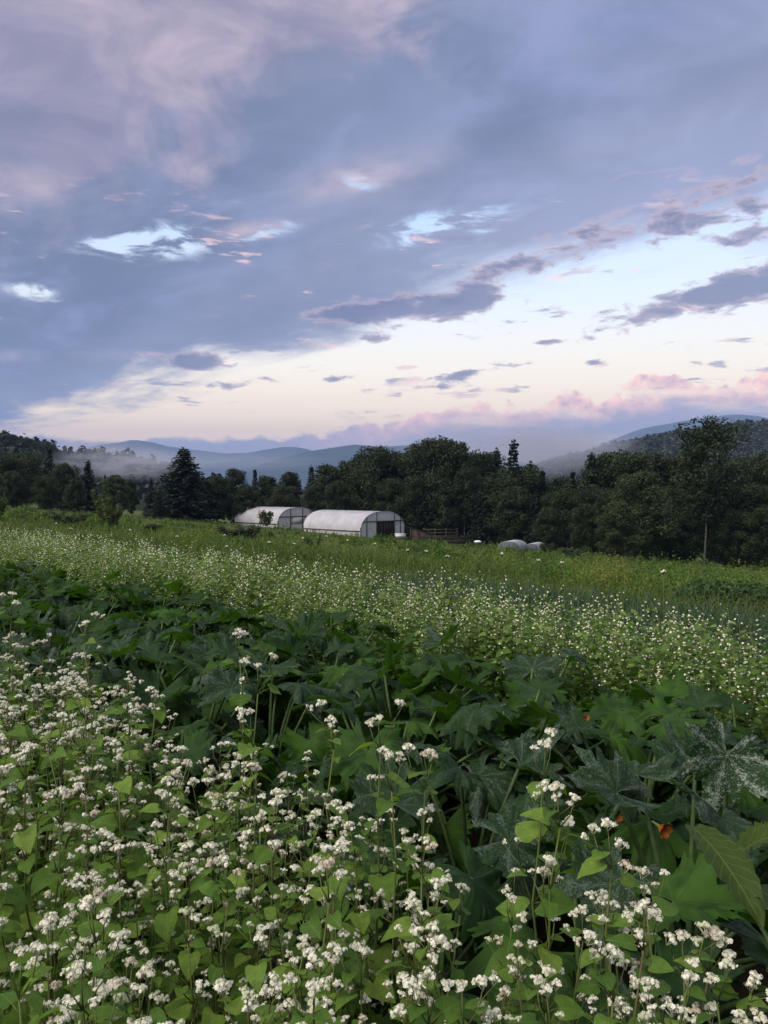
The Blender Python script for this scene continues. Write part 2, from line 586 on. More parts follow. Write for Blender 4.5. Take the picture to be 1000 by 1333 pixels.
HILLS = {
    'far_blue': (8500, [(-900, 600), (-200, 592), (60, 598), (105, 588), (150, 579), (182, 575), (215, 581), (250, 587), (290, 591), (330, 590), (370, 583), (396, 583), (430, 597), (520, 612), (600, 615), (740, 600), (800, 572),
                        (845, 557), (880, 549), (920, 544), (962, 539), (990, 543), (1100, 552), (1400, 566), (2000, 575)], 2000, 3, 50, M_mtn),
    'mid': (5600, [(-900, 600), (-300, 592), (0, 602), (150, 625), (300, 620), (335, 608), (365, 598), (400, 589), (440, 582), (462, 580), (500, 583), (540, 580), (600, 588), (660, 598), (720, 612), (800, 620), (1200, 618), (2000, 610)], 1100, 5, 14, M_mtn),
    'right': (950, [(-900, 640), (600, 640), (690, 614), (730, 600), (770, 590), (815, 581), (850, 574), (900, 566), (950, 559), (1000, 552), (1100, 541), (1250, 532), (1500, 538), (2000, 560)], 380, 8, 5, M_hill),
    'left': (360, [(-1200, 540), (-400, 540), (-100, 568), (0, 580), (40, 587), (75, 598), (110, 606), (150, 606), (185, 612), (230, 626), (280, 640), (600, 655), (2000, 655)], 130, 11, 2, M_hill),
}
hill_pts = {}
for nm, (d, prof, depth, seed, rough, mt) in HILLS.items():
    V, F = ridge_points(d, prof, depth, seed, rough)
    hill_pts[nm] = V
    o = link('mountain' if nm in ('far_blue',) else 'hill', build_mesh('hill', T(V.reshape(-1, 3), F), mt))
    tag(o, kind='structure')

# ------------------------------------------------------------------ air: even haze, and mist lying in the valley
def volume_material(name, color, density, noisy=None, aniso=0.0):
    m, b = material(name)
    p = b.n('ShaderNodeVolumePrincipled')
    p.inputs['Color'].default_value = color
    p.inputs['Anisotropy'].default_value = aniso
    if noisy:
        tcn = b.n('ShaderNodeTexCoord')
        ln = b.n('ShaderNodeVectorMath', operation='LENGTH')
        b.t.links.new(tcn.outputs['Object'], ln.inputs[0])
        fall = b.smooth(ln.outputs['Value'], 1.0, 0.15)
        nz = b.noise(tcn.outputs['Object'], noisy, 4, 0.6)
        dn = b.mul(b.mul(fall, b.smooth(nz, 0.34, 0.66, 0.05, 1.0)), density)
        b.put(p.inputs['Density'], dn)
    else:
        p.inputs['Density'].default_value = density
    o = b.n('ShaderNodeOutputMaterial')
    m.node_tree.links.new(p.outputs[0], o.inputs['Volume'])
    return m


tag(link('haze', build_mesh('haze', box(-14000, 14000, -13000, 13000, -40, 980), volume_material('haze_air', (0.42, 0.61, 1.0, 1), 0.000125), smooth=False)), kind='stuff')


def icosphere(sub=2):
    import bmesh
    bm = bmesh.new()
    bmesh.ops.create_icosphere(bm, subdivisions=sub, radius=1.0)
    V = np.array([v.co[:] for v in bm.verts])
    F = np.array([[v.index for v in f.verts] for f in bm.faces])
    bm.free()
    return T(V, F)


ICO1, ICO2 = icosphere(1), icosphere(2)
# (photo column, row, depth, half width, half depth, half height in photo pixels, optical depth)
MIST = [(712, 588, 620, 120, 120, 42, 2.2), (650, 580, 700, 170, 120, 40, 1.9), (770, 580, 740, 80, 80, 18, 0.4),
        (165, 604, 300, 110, 40, 28, 2.2), (110, 592, 420, 130, 60, 24, 1.6), (290, 600, 1500, 180, 300, 16, 0.8), (215, 598, 900, 110, 160, 12, 0.8)]
for i, (px, py, d, hw, hd, hh, od) in enumerate(MIST):
    x, y = at(px, d)
    o = link('mist', build_mesh('mist', ICO2, volume_material('mist_air', (0.76, 0.82, 0.99, 1), od / hd, 2.2 + 0.3 * i)))
    o.location = (x, y, zrow(py, d))
    o.scale = (hw / FPX * d, hd, hh / FPX * d)
    tag(o, kind='stuff')

# ------------------------------------------------------------------ trees
QUAD = T([(-0.5, 0, 0), (0.5, 0, 0), (0.62, 0.55, 0.08), (0, 1.0, 0), (-0.62, 0.55, 0.08)], [(0, 1, 2), (0, 2, 4), (4, 2, 3)])


def scatter_leaves(centers, normals, size, M=0, ks=None, aspect=1.0):
    """one leaf spray at each centre, numpy only"""
    n = len(centers)
    ax = rng.normal(size=(n, 3))
    nrm = normals + 0.7 * rng.normal(size=(n, 3))
    nrm /= np.linalg.norm(nrm, axis=1)[:, None] + 1e-9
    x = np.cross(nrm, ax); x /= np.linalg.norm(x, axis=1)[:, None] + 1e-9
    y = np.cross(nrm, x)
    sz = size * rng.uniform(0.6, 1.35, n)
    q = QUAD.V.copy()
    q[:, 0] *= aspect
    V = centers[:, None] + sz[:, None, None] * (q[None, :, 0:1] * x[:, None] + (q[None, :, 1:2] - 0.5) * y[:, None] + q[None, :, 2:3] * nrm[:, None])
    k = len(q)
    F = (QUAD.F[None] + (np.arange(n) * k)[:, None, None]).reshape(-1, 3)
    K = np.repeat(rng.uniform(0, 1, n) if ks is None else ks, k)
    return T(V.reshape(-1, 3), F, M, K=K)


def ball(n):
    v = rng.normal(size=(n, 3))
    return v / np.linalg.norm(v, axis=1)[:, None]


def make_broadleaf(H, W, nclump, nleaf, size, base=0.12, seed=0, open_=0.0, lean=0.0, trunk=0.016):
    """returns trunk, crown templates; height H, crown width W"""
    r = np.random.default_rng(seed)
    top = H * 0.93
    npt = 9
    tz = np.linspace(0, top, npt)
    wob = np.cumsum(r.normal(0, 0.016 * H, (npt, 2)), 0) * np.linspace(0, 1, npt)[:, None]
    spine = np.column_stack([wob[:, 0] + lean * tz, wob[:, 1], tz])
    rad = np.linspace(H * trunk, H * 0.003, npt)
    parts = [tube(spine, rad, 6)]
    clumps = []
    nl = 16
    for i in range(nl):
        f = base + 0.10 + (0.95 - base - 0.1) * (i + r.uniform(0, 0.8)) / nl
        p0 = np.array([np.interp(f * top, tz, spine[:, j]) for j in range(3)])
        prof = math.sin(math.pi * min(1, max(0.0, (f - base) / (1.02 - base))) ** 0.80) ** 0.6
        L = W * 0.5 * prof * r.uniform(0.65, 1.1)
        az = i * 2.4 + r.uniform(-0.5, 0.5)
        d = np.array([math.cos(az), math.sin(az), r.uniform(0.25, 0.8)])
        p1 = p0 + d * L * 0.55
        p2 = p1 + np.array([d[0], d[1], d[2] + 0.2]) * L * 0.45
        parts.append(tube([p0, p1, p2], [H * 0.007, H * 0.004, H * 0.0015], 4))
        for c, s in ((p1, 0.8), (p2, 1.0), (0.5 * (p1 + p2), 0.9)):
            clumps.append((c + r.normal(0, 0.03 * W, 3), s * W * r.uniform(0.13, 0.22)))
    clumps.append((spine[-1] + [0, 0, H * 0.02], W * 0.13))
    while len(clumps) < nclump:
        f = base + (1.0 - base) * r.uniform(0, 1) ** 0.9
        prof = math.sin(math.pi * min(1, (f - base) / (1.03 - base)) ** 0.80) ** 0.6
        az = r.uniform(0, 6.283)
        rr = W * 0.46 * prof * (r.uniform(0.35, 1.05) if open_ == 0 else r.uniform(0.2, 1.0))
        c = np.array([math.cos(az) * rr + lean * f * top, math.sin(az) * rr, f * H * 0.97])
        clumps.append((c, W * r.uniform(0.09, 0.19) * (0.6 + 0.5 * prof)))
    cs, ns, ks = [], [], []
    for c, s in clumps:
        m = max(6, int(nleaf * (s / (0.15 * W)) ** 2))
        b = ball(m)
        rad_ = s * r.uniform(0.35, 1.0, m) ** 0.6
        cs.append(c + b * rad_[:, None] * np.array([1, 1, 0.75]))
        ns.append(b + np.array([0, 0, 0.5]))
        ks.append(np.clip(r.uniform(0.2, 0.8) + r.normal(0, 0.12, m), 0, 1))
    crown = scatter_leaves(np.concatenate(cs), np.concatenate(ns), size, ks=np.concatenate(ks))
    keep = crown.V[:, 2] > 0.05
    return join(parts), crown


def make_conifer(H, W, seed=0, levels=30, ragged=0.15, droop=0.25, base=0.05, size=0.42, per=9):
    r = np.random.default_rng(seed)
    trunk = tube([(0, 0, 0), (0, 0, H * 0.5), (0, 0, H)], [H * 0.016, H * 0.010, H * 0.001], 6)
    cs, ns, dirs, ks = [], [], [], []
    limbs = []
    for i in range(levels):
        f = base + (1 - base) * (i / levels) ** 0.92
        z = f * H
        L0 = W * 0.5 * (1 - f) ** 0.85 + 0.03 * W
        nb = int(per * (0.55 + 0.45 * (1 - f))) + 2
        for j in range(nb):
            az = j / nb * 6.283 + i * 0.7 + r.uniform(-0.25, 0.25)
            L = L0 * r.uniform(1 - 2.2 * ragged, 1 + ragged)
            if r.uniform() < ragged * 0.4:
                continue
            m = max(3, int(L / (size * 0.33)))
            t = (np.arange(m) + 0.6) / m
            x = np.cos(az) * L * t; y = np.sin(az) * L * t
            zz_ = z + L * (0.12 * t - droop * t ** 2 + 0.10 * t ** 4) + r.normal(0, 0.02 * L, m)
            p = np.column_stack([x, y, zz_])
            sp = size * 0.35 * (1.15 - t)[:, None] * r.normal(0, 1, (m, 3)) * np.array([1, 1, 0.25])
            for side in (-1, 1):
                cs.append(p + sp + side * np.column_stack([-np.sin(az) * (1.1 - t) * size * 0.7, np.cos(az) * (1.1 - t) * size * 0.7, 0 * t]))
                ns.append(np.tile([0.3 * math.cos(az), 0.3 * math.sin(az), 1.3], (m, 1)))
                ks.append(np.full(m, r.uniform(0.1, 0.9)))
            limbs.append(tube([(0, 0, z), (p[-1, 0], p[-1, 1], p[-1, 2])], [H * 0.003, H * 0.001], 3))
    crown = scatter_leaves(np.concatenate(cs), np.concatenate(ns), size, ks=np.concatenate(ks), aspect=0.6)
    tip = scatter_leaves(np.column_stack([r.normal(0, 0.02 * W, 24), r.normal(0, 0.02 * W, 24), np.linspace(0.9, 1.01, 24) * H]), np.tile([0, 0, 1.0], (24, 1)), size * 0.6)
    return join([trunk] + limbs), join([crown, tip])


BROAD = [make_broadleaf(13, w_, 130, 150, 0.205, b_, s_, o_) for w_, b_, s_, o_ in
         ((8.5, 0.06, 21, 0), (7.0, 0.10, 22, 0), (9.5, 0.05, 23, 0), (6.2, 0.14, 24, 0.4), (8.0, 0.02, 25, 0))]
CONI = [make_conifer(13, 9.4, 30, 34, 0.16, 0.26, 0.03, 0.38, 13), make_conifer(13, 6.0, 31, 30, 0.12, 0.30), make_conifer(13, 4.4, 32, 32, 0.10, 0.22), make_conifer(13, 5.2, 33, 22, 0.32, 0.05, 0.25, 0.5, 7)]
broad_me = [(build_mesh('trunk', a, M_bark), build_mesh('crown', c, M_treeleaf)) for a, c in BROAD]
pale_me = []
for a, c in BROAD[:2]:
    pale_me.append((build_mesh('trunk', a, M_bark), build_mesh('crown', c, M_paleleaf)))
coni_me = [(build_mesh('trunk', a, M_bark), build_mesh('crown', c, M_needle)) for a, c in CONI]
bx = make_broadleaf(15, 7.0, 92, 110, 0.18, 0.24, 77, 0.5, trunk=0.0085)
birch_me = (build_mesh('trunk', bx[0], M_birch), build_mesh('crown', bx[1], M_treeleaf))


def tree(name, px, top, d, me, label, wide=1.0, group=None, cat='tree', H0=13.0, sink=0.1):
    x, y = at(px, d)
    z = gz(x, y)
    h = zrow(top, d) - z
    root = link(name, None, loc=(x, y, z - sink))
    s = h / H0
    root.scale = (s * wide, s * wide, s)
    root.rotation_euler.z = random.uniform(0, 6.28)
    link('trunk', me[0], root)
    link('crown', me[1], root)
    return tag(root, label, cat, group)


B, C, P = broad_me, coni_me, pale_me
# big spruce and single trees with a look of their own
tree('spruce_tree', 240, 582, 112, C[0], 'large dark spruce standing alone behind the meadow, left of the tunnels', 1.5, H0=13)
tree('birch_tree', 917, 537, 84, birch_me, 'tall thin birch with pale bare trunk rising above the right wood', 0.95, H0=15)
tree('spruce_tree', 770, 589, 104, C[2], 'narrow pointed spruce spire in the wood between mist and birch', 0.9)
tree('pine_tree', 668, 574, 112, C[3], 'ragged pine top jutting above the wood left of the mist', 0.85)
tree('pine_tree', 691, 601, 112, C[3], 'short ragged pine beside the taller ragged pine, at the mist edge', 0.75)
tree('birch_tree', 605, 600, 112, birch_me, 'slender pale-trunked birch at the dark wood edge right of the tunnels', 0.7, H0=15)
tree('willow_tree', 838, 612, 80, P[0], 'pale olive bushy tree at the foot of the right wood', 1.0)
tree('willow_tree', 806, 650, 74, P[1], 'small pale olive tree left of the bushy one, above the weeds', 1.2)
tree('leafy_tree', 150, 617, 96, P[1], 'light green rounded tree at the meadow edge among the left trees', 1.15)
tree('spruce_tree', 115, 599, 108, C[1], 'small dark spruce between light green tree and left hillside trees', 1.3)
tree('spruce_tree', 137, 617, 118, C[2], 'thin far spruce tip just behind the light green tree', 0.6)
tree('spruce_tree', 197, 622, 116, C[1], 'low spruce in the shade left of the large dark spruce', 1.0)
tree('leafy_tree', 566, 569, 116, B[0], 'tallest round-topped broadleaf tree of the wood behind the tunnels', 0.85)
tree('leafy_tree', 590, 572, 119, B[3], 'tall leafy tree just right of the tallest broadleaf behind tunnels', 0.95)
tree('leafy_tree', 543, 577, 117, B[1], 'tall leafy tree just left of the tallest broadleaf behind tunnels', 0.85)
tree('leafy_tree', 490, 582, 118, B[2], 'broad-crowned tree rising behind the near white tunnel', 0.85)

WOOD = [  # column, top row, depth, kind
    (8, 592, 112, 'b0'), (34, 588, 118, 'b2'), (62, 580, 120, 'c1'), (88, 602, 112, 'b4'), (22, 612, 100, 'b4'), (60, 618, 98, 'b2'), (100, 622, 98, 'b0'), (-20, 590, 105, 'b1'), (172, 625, 112, 'b3'), (-40, 600, 95, 'b0'),
    (206, 640, 104, 'c0'), (262, 622, 118, 'b4'), (284, 618, 116, 'b1'), (304, 609, 120, 'b0'), (330, 610, 124, 'c2'), (352, 618, 122, 'b3'), (376, 613, 126, 'b1'), (402, 606, 124, 'c1'), (428, 604, 124, 'b0'),
    (452, 597, 122, 'b3'), (471, 590, 121, 'b1'), (515, 588, 120, 'b4'), (610, 588, 122, 'b1'), (632, 587, 119, 'b0'), (650, 584, 121, 'c1'), (680, 606, 114, 'b2'), (708, 611, 112, 'c2'), (728, 620, 112, 'b4'), (748, 612, 110, 'c2'),
    (786, 592, 106, 'b1'), (803, 587, 108, 'b0'), (826, 590, 106, 'b2'), (856, 592, 100, 'c2'), (878, 592, 102, 'b0'), (900, 596, 98, 'b1'), (945, 600, 96, 'b2'), (968, 594, 98, 'b0'), (992, 590, 100, 'b4'), (1015, 592, 96, 'b1'), (1045, 585, 98, 'b2'), (1080, 585, 98, 'b0'),
    (320, 630, 116, 'b4'), (365, 632, 116, 'b2'), (410, 630, 116, 'b0'), (440, 625, 114, 'b4'), (505, 622, 114, 'b4'), (535, 620, 113, 'b2'), (555, 625, 112, 'c0'), (580, 622, 112, 'b4'), (628, 628, 111, 'c0'), (645, 622, 112, 'b2'), (668, 632, 108, 'b4'),
    (695, 638, 106, 'c0'), (722, 640, 105, 'b4'), (746, 636, 104, 'b2'), (775, 630, 100, 'b4'), (795, 636, 96, 'b2'), (866, 632, 92, 'b4'), (892, 636, 92, 'b2'), (935, 632, 90, 'b4'), (960, 636, 90, 'b2'), (985, 630, 90, 'b4'), (1010, 630, 90, 'b0'),
    (760, 655, 92, 'b4'), (712, 660, 99, 'b4'), (895, 664, 84, 'b4'), (950, 662, 84, 'b2'), (990, 660, 82, 'b4'), (870, 668, 84, 'b2'), (1030, 655, 84, 'b2')]
for px, top, d, k in WOOD:
    me = (B if k[0] == 'b' else C)[int(k[1])]
    if px < 220:
        lab, grp = 'dark leafy tree in the clump at the far left of the meadow', 'trees of the left clump'
    elif px < 470:
        lab, grp = 'dark tree in the low wood behind the two white tunnels, right of the spruce', 'trees behind the tunnels'
    elif px < 700:
        lab, grp = 'dark tree in the high wood right of the white tunnels', 'trees of the middle wood'
    else:
        lab, grp = 'dark tree in the shaded wood under the right hill', 'trees of the right wood'
    tree('leafy_tree' if k[0] == 'b' else 'spruce_tree', px + random.uniform(-4, 4), top, d, me, lab, random.uniform(0.78, 1.0), grp)

# far-off woods on the hill slopes, one mass each
def hill_woods(name, V, n, size, rows, cols, leaf, per):
    r = rng.uniform(rows[0], rows[1], n); c = rng.uniform(cols[0], cols[1], n)
    i, j = r.astype(int), c.astype(int)
    fr, fc = (r - i)[:, None], (c - j)[:, None]
    p = (V[i, j] * (1 - fc) + V[i, j + 1] * fc) * (1 - fr) + (V[i + 1, j] * (1 - fc) + V[i + 1, j + 1] * fc) * fr
    s = size * rng.uniform(0.6, 1.35, n)
    b = ball(n * per)
    b[:, 2] = np.where(b[:, 2] < -0.2, -b[:, 2], b[:, 2])
    tall = np.repeat(np.where(rng.uniform(size=n) < 0.25, 1.3, 0.75), per)
    taper = np.where(tall > 1, 0.62 - 0.35 * b[:, 2], 0.6)
    ss = np.repeat(s, per)
    rad = rng.uniform(0.7, 1.05, n * per)
    cen = np.repeat(p, per, 0) + np.column_stack([b[:, 0] * taper * ss * rad, b[:, 1] * taper * ss * rad, b[:, 2] * tall * ss * rad + 0.2 * ss])
    k = np.clip(np.repeat(rng.uniform(0, 1, n), per) + rng.normal(0, 0.12, n * per), 0, 1)
    t = scatter_leaves(cen, b + np.array([0, 0, 0.3]), leaf, 0, k, 0.9)
    tag(link(name, build_mesh(name, t, M_hillleaf, smooth=False)), kind='stuff')


def col_of(px): return (px + 700) / 2400 * 159
hill_woods('forest', hill_pts['right'], 6500, 4.6, (2.5, 8.2), (col_of(680), col_of(1120)), 2.6, 12)
hill_woods('forest', hill_pts['left'], 1500, 4.2, (3.5, 8.0), (col_of(-60), col_of(290)), 1.5, 34)

# leafier trees along the crest of the left hill
for px, top, d in ((-6, 563, 330), (16, 566, 330), (38, 571, 335), (62, 576, 325), (74, 587, 330), (95, 595, 330), (128, 602, 335)):
    x, y = at(px, d)
    k = random.choice([0, 1, 2])
    zt = zrow(top, d)
    root = link('leafy_tree', None, loc=(x, y, zt - 11))
    root.scale = (0.9, 0.9, 0.86)
    link('trunk', B[k][0], root); link('crown', B[k][1], root)
    tag(root, 'hillside tree on the skyline of the far left hill', 'tree', 'crest trees of the left hill')

# ------------------------------------------------------------------ two high tunnels
def film_material():
    m, b = material('tunnel_film')
    tcn = b.n('ShaderNodeTexCoord')
    n1 = b.noise(tcn.outputs['Object'], 0.9, 5, 0.6)
    n2 = b.noise(tcn.outputs['Object'], 5.0, 4, 0.6)
    c = b.ramp(b.smooth(n1, 0.3, 0.7), [(0, (0.46, 0.45, 0.47, 1)), (1, (0.60, 0.58, 0.60, 1))])
    s = principled(b, c, 0.35, 0.4, n2, 0.12)
    t = b.n('ShaderNodeBsdfTranslucent')
    t.inputs['Color'].default_value = (0.6, 0.6, 0.62, 1)
    return finish(m, b, mixshader(b, 0.22, s, t.outputs[0]))


def clear_film_material():
    m, b = material('end_film')
    tcn = b.n('ShaderNodeTexCoord')
    n1 = b.noise(tcn.outputs['Object'], 1.3, 5, 0.6)
    c = b.ramp(n1, [(0.3, (0.46, 0.46, 0.44, 1)), (0.7, (0.64, 0.63, 0.60, 1))])
    s = principled(b, c, 0.4, 0.4)
    tr = b.n('ShaderNodeBsdfTransparent')
    tr.inputs['Color'].default_value = (0.85, 0.87, 0.88, 1)
    return finish(m, b, mixshader(b, 0.06, s, tr.outputs[0]))


M_film, M_end = film_material(), clear_film_material()
M_wood = plain_material('weathered_wood', (0.035, 0.028, 0.023), (0.085, 0.070, 0.058), 7, 0.85, 0.1, 0.5, (1, 1, 0.25))
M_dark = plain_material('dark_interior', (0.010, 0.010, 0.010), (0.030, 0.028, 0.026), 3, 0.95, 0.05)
M_steel = plain_material('galvanised', (0.30, 0.31, 0.33), (0.46, 0.47, 0.48), 9, 0.4, 0.5, 0.1)
M_rust = plain_material('rusty_sheet', (0.10, 0.065, 0.052), (0.22, 0.15, 0.125), 2.2, 0.8, 0.15, 0.3)
M_white = plain_material('white_plastic', (0.62, 0.62, 0.62), (0.80, 0.80, 0.79), 3, 0.45, 0.4, 0.05)
M_black = plain_material('black_timber', (0.014, 0.013, 0.012), (0.045, 0.040, 0.036), 4, 0.85, 0.1, 0.4)
M_cover = plain_material('row_cover', (0.06, 0.064, 0.078), (0.13, 0.135, 0.16), 3, 0.8, 0.1, 0.2)


def arch(W, H, side, n=22):
    """profile of a hoop: short straight sides then a rounded bow"""
    a = np.linspace(0, np.pi, n)
    e = 0.82
    x = -np.sign(np.cos(a)) * np.abs(np.cos(a)) ** e * W / 2
    z = side + np.abs(np.sin(a)) ** 0.92 * (H - side)
    return np.vstack([[-W / 2, 0], np.column_stack([x, z]), [W / 2, 0]])


def tunnel(px, d, phi, W, L, H, opening_fill, label, group):
    """px, d: the near-left corner of the end wall.  Local X along the end wall, local Y into the tunnel."""
    x, y = at(px, d)
    c, s = math.cos(phi), math.sin(phi)
    cx, cy = x + c * W / 2, y + s * W / 2
    z = gz(cx, cy) - 0.15
    root = link('high_tunnel', None, loc=(cx, cy, z))
    root.rotation_euler.z = phi
    pr = arch(W, H, 1.0)
    n = len(pr)
    # cover, gently sagging between the hoops
    nb = 8
    ys = np.linspace(0, L, nb * 2 + 1)
    V = []
    for i, yy in enumerate(ys):
        q = 0.993 if i % 2 else 1.0
        V += [(p[0] * q, yy, p[1] * q) for p in pr]
    F = []
    for i in range(len(ys) - 1):
        for j in range(n - 1):
            a = i * n + j
            F += [(a, a + n, a + n + 1), (a, a + n + 1, a + 1)]
    link('cover', build_mesh('cover', T(V, F), M_film), root)
    hoop = build_mesh('hoop', tube([(p[0] * 0.995, 0, p[1] * 0.994) for p in pr], 0.03, 6), M_steel)
    for i in range(nb + 1):
        o = link('hoop', hoop, root)
        o.location = (0, ys[i * 2] + (-0.02 if i == 0 else 0), 0)
    for sx in (-1, 1):
        link('baseboard', build_mesh('baseboard', box(sx * (W / 2 + 0.02) - 0.03, sx * (W / 2 + 0.02) + 0.03, 0, L, 0.0, 0.28), M_wood), root)
        link('hip_rail', build_mesh('hip_rail', box(sx * (W / 2 + 0.03) - 0.035, sx * (W / 2 + 0.03) + 0.035, 0, L, 0.98, 1.08), M_wood), root)
        link('roll_up_curtain', build_mesh('roll_up_curtain', tube([(sx * (W / 2 + 0.09), 0, 0.36), (sx * (W / 2 + 0.09), L, 0.36)], 0.05, 8), M_film), root)
    # end walls made of film strips between posts
    ztop = lambda xx: float(np.interp(xx, pr[1:-1, 0], pr[1:-1, 1])) if abs(xx) < W / 2 else 1.0
    posts = [-W / 2 + 0.05] + [W * q for q in opening_fill['posts']] + [W / 2 - 0.05]
    d0, d1, dz0, dz1 = W * opening_fill['x0'], W * opening_fill['x1'], opening_fill['z0'], opening_fill['z1']
    for yy, has in ((0.02, True), (L - 0.02, False)):
        for a, b2 in zip(posts[:-1], posts[1:]):
            xs = np.linspace(a, b2, 6)
            inside = has and a >= d0 - 1e-6 and b2 <= d1 + 1e-6
            segs = [(dz1, None)] + ([(0.05, dz0)] if dz0 > 0.1 else []) if inside else [(0.05, None)]
            for lo, hi in segs:
                Vp = [(q, yy, lo) for q in xs] + [(q, yy, max(lo + 0.02, (ztop(q) - 0.03) if hi is None else hi)) for q in xs]
                Fp = []
                for j in range(5):
                    Fp += [(j, j + 1, j + 7), (j, j + 7, j + 6)]
                link('end_panel', build_mesh('end_panel', T(Vp, Fp), M_end, smooth=False), root)
        for q in posts:
            link('end_post', build_mesh('end_post', box(q - 0.05, q + 0.05, yy - 0.07, yy - 0.01, 0, ztop(q) - 0.02), M_wood, smooth=False), root)
        zc = dz1
        hw = np.interp(zc, pr[1:n // 2, 1], -pr[1:n // 2, 0])
        link('cross_rail', build_mesh('cross_rail', box(-hw + 0.05, hw - 0.05, yy - 0.09, yy - 0.075, zc - 0.07, zc + 0.07), M_wood, smooth=False), root)
    dr = link('opening_fill', build_mesh('opening_fill', box(d0 + 0.06, d1 - 0.06, 0.10, 0.14, max(0.02, dz0), dz1 - 0.03), M_dark if opening_fill['dark'] else M_end, smooth=False), root)  # when dark, a sheet coloured as the shade inside the open doorway
    if opening_fill['dark']:
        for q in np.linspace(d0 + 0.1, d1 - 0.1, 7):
            link('plank_or_shade_strip', build_mesh('plank_or_shade_strip', box(q - 0.18, q + 0.16, 0.07, 0.098, 0.03, dz1 - 0.05), M_black, smooth=False), dr)  # black strips deepen the painted shade; the doorway itself stands open
    # soil path within
    link('bed', build_mesh('bed', box(-W / 2 + 0.4, W / 2 - 0.4, 0.4, L - 0.4, -0.2, 0.18), M_dark, smooth=False), root)
    return tag(root, label, 'greenhouse', group)


PHI = R_(43)
tunnel(469, 95, PHI, 7.3, 11.0, 3.35, dict(posts=(-0.30, -0.12, 0.05, 0.30), x0=-0.30, x1=0.05, z0=0, z1=2.15, dark=True) | dict(posts=(-0.36, -0.14, 0.26, 0.40), x0=-0.14, x1=0.26),
       'nearer white plastic high tunnel with a wide dark doorway', None)
tunnel(361, 108, PHI, 6.8, 10.5, 3.25, dict(posts=(-0.18, 0.12, 0.32), x0=-0.18, x1=0.32, z0=0.95, z1=2.0, dark=False),
       'farther white plastic high tunnel with a wood-framed opening, behind small bush', None)

# ------------------------------------------------------------------ clutter beside the tunnel
def placed(name, px, d, rz=0.0, dz=0.0):
    x, y = at(px, d)
    o = link(name, None, loc=(x, y, gz(x, y) + dz))
    o.rotation_euler.z = rz
    return o


# low lean-to with a rusty curved roof
r = placed('lean_to', 545, 93, R_(20), 0.55)
Vr, Fr = [], []
for i in range(13):
    t = i / 12
    for yy in (-0.9, 0.9):
        Vr.append((-1.4 + 2.9 * t, yy, 1.25 - 0.95 * t ** 1.6 + 0.03 * math.sin(t * 40)))
for i in range(12):
    Fr += [(2 * i, 2 * i + 2, 2 * i + 3), (2 * i, 2 * i + 3, 2 * i + 1)]
top_ = T(Vr, Fr)
under = T(np.array(Vr) - [0, 0, 0.04], np.array(Fr)[:, ::-1])
link('roof', build_mesh('roof', join([top_, under]), M_rust), r)
for xx, hh in ((-1.3, 1.2), (-0.4, 1.08), (0.5, 0.8), (1.3, 0.42)):
    link('post', build_mesh('post', box(xx - 0.05, xx + 0.05, -0.85, -0.75, -0.6, hh), M_wood, smooth=False), r)
Vs = [(-1.25 + 2.6 * i / 10, -0.70, (1.18 - 0.95 * ((0.15 + 2.6 * i / 10) / 2.9) ** 1.6 if k else -0.6)) for i in range(11) for k in (0, 1)]
Fs = [f for i in range(10) for f in ((2 * i, 2 * i + 2, 2 * i + 3), (2 * i, 2 * i + 3, 2 * i + 1))]
link('side_sheet', build_mesh('side_sheet', T(Vs, Fs), M_rust, smooth=False), r)
tag(r, 'low rusty brown lean-to with sloping curved roof beside the tunnel doorway', 'shed')
# white cart/tote
r = placed('white_tote', 521, 90, R_(10), 0.55)
tt = box(-0.5, 0.5, -0.35, 0.35, 0.0, 0.34)
tt.V[4:, :2] *= 1.08
link('tub', build_mesh('tub', tt, M_white, smooth=False), r)
link('lid', build_mesh('lid', box(-0.56, 0.56, -0.40, 0.40, 0.342, 0.40), M_white, smooth=False), r)
link('rim', build_mesh('rim', box(-0.95, 0.95, -0.47, -0.44, -0.12, -0.04), M_wood, smooth=False), r)
for sx in (-0.5, 0.5):
    link('leg', build_mesh('leg', box(sx - 0.05, sx + 0.05, -0.3, 0.3, -0.8, -0.002), M_wood, smooth=False), r)
tag(r, 'white plastic tote on a stand in front of the dark tunnel doorway', 'tote')
# long dark raised frame
r = placed('flatbed_wagon', 579, 91, R_(-6), 0.35)
link('bed', build_mesh('bed', box(-2.9, 2.9, -0.9, 0.9, 0.35, 0.50), M_black, smooth=False), r)
for k in range(6):
    link('plank_or_shade_strip', build_mesh('plank_or_shade_strip', box(-2.85, 2.85, -0.9 + k * 0.3, -0.64 + k * 0.3, 0.503, 0.54), M_black, smooth=False), r)
link('side_rail', build_mesh('side_rail', box(-2.9, 2.9, -0.96, -0.92, -0.1, 0.34), M_black, smooth=False), r)
link('top_rail', build_mesh('top_rail', box(-2.9, 2.9, -0.99, -0.93, 0.60, 0.72), M_black, smooth=False), r)
for xx in (-2.8, -1.4, 0.0, 1.4, 2.8):
    link('stake', build_mesh('stake', box(xx - 0.05, xx + 0.05, -0.925, -0.88, -0.5, 0.9), M_black, smooth=False), r)
tag(r, 'long low dark wooden flatbed beyond the weeds, right of the lean-to', 'wagon')
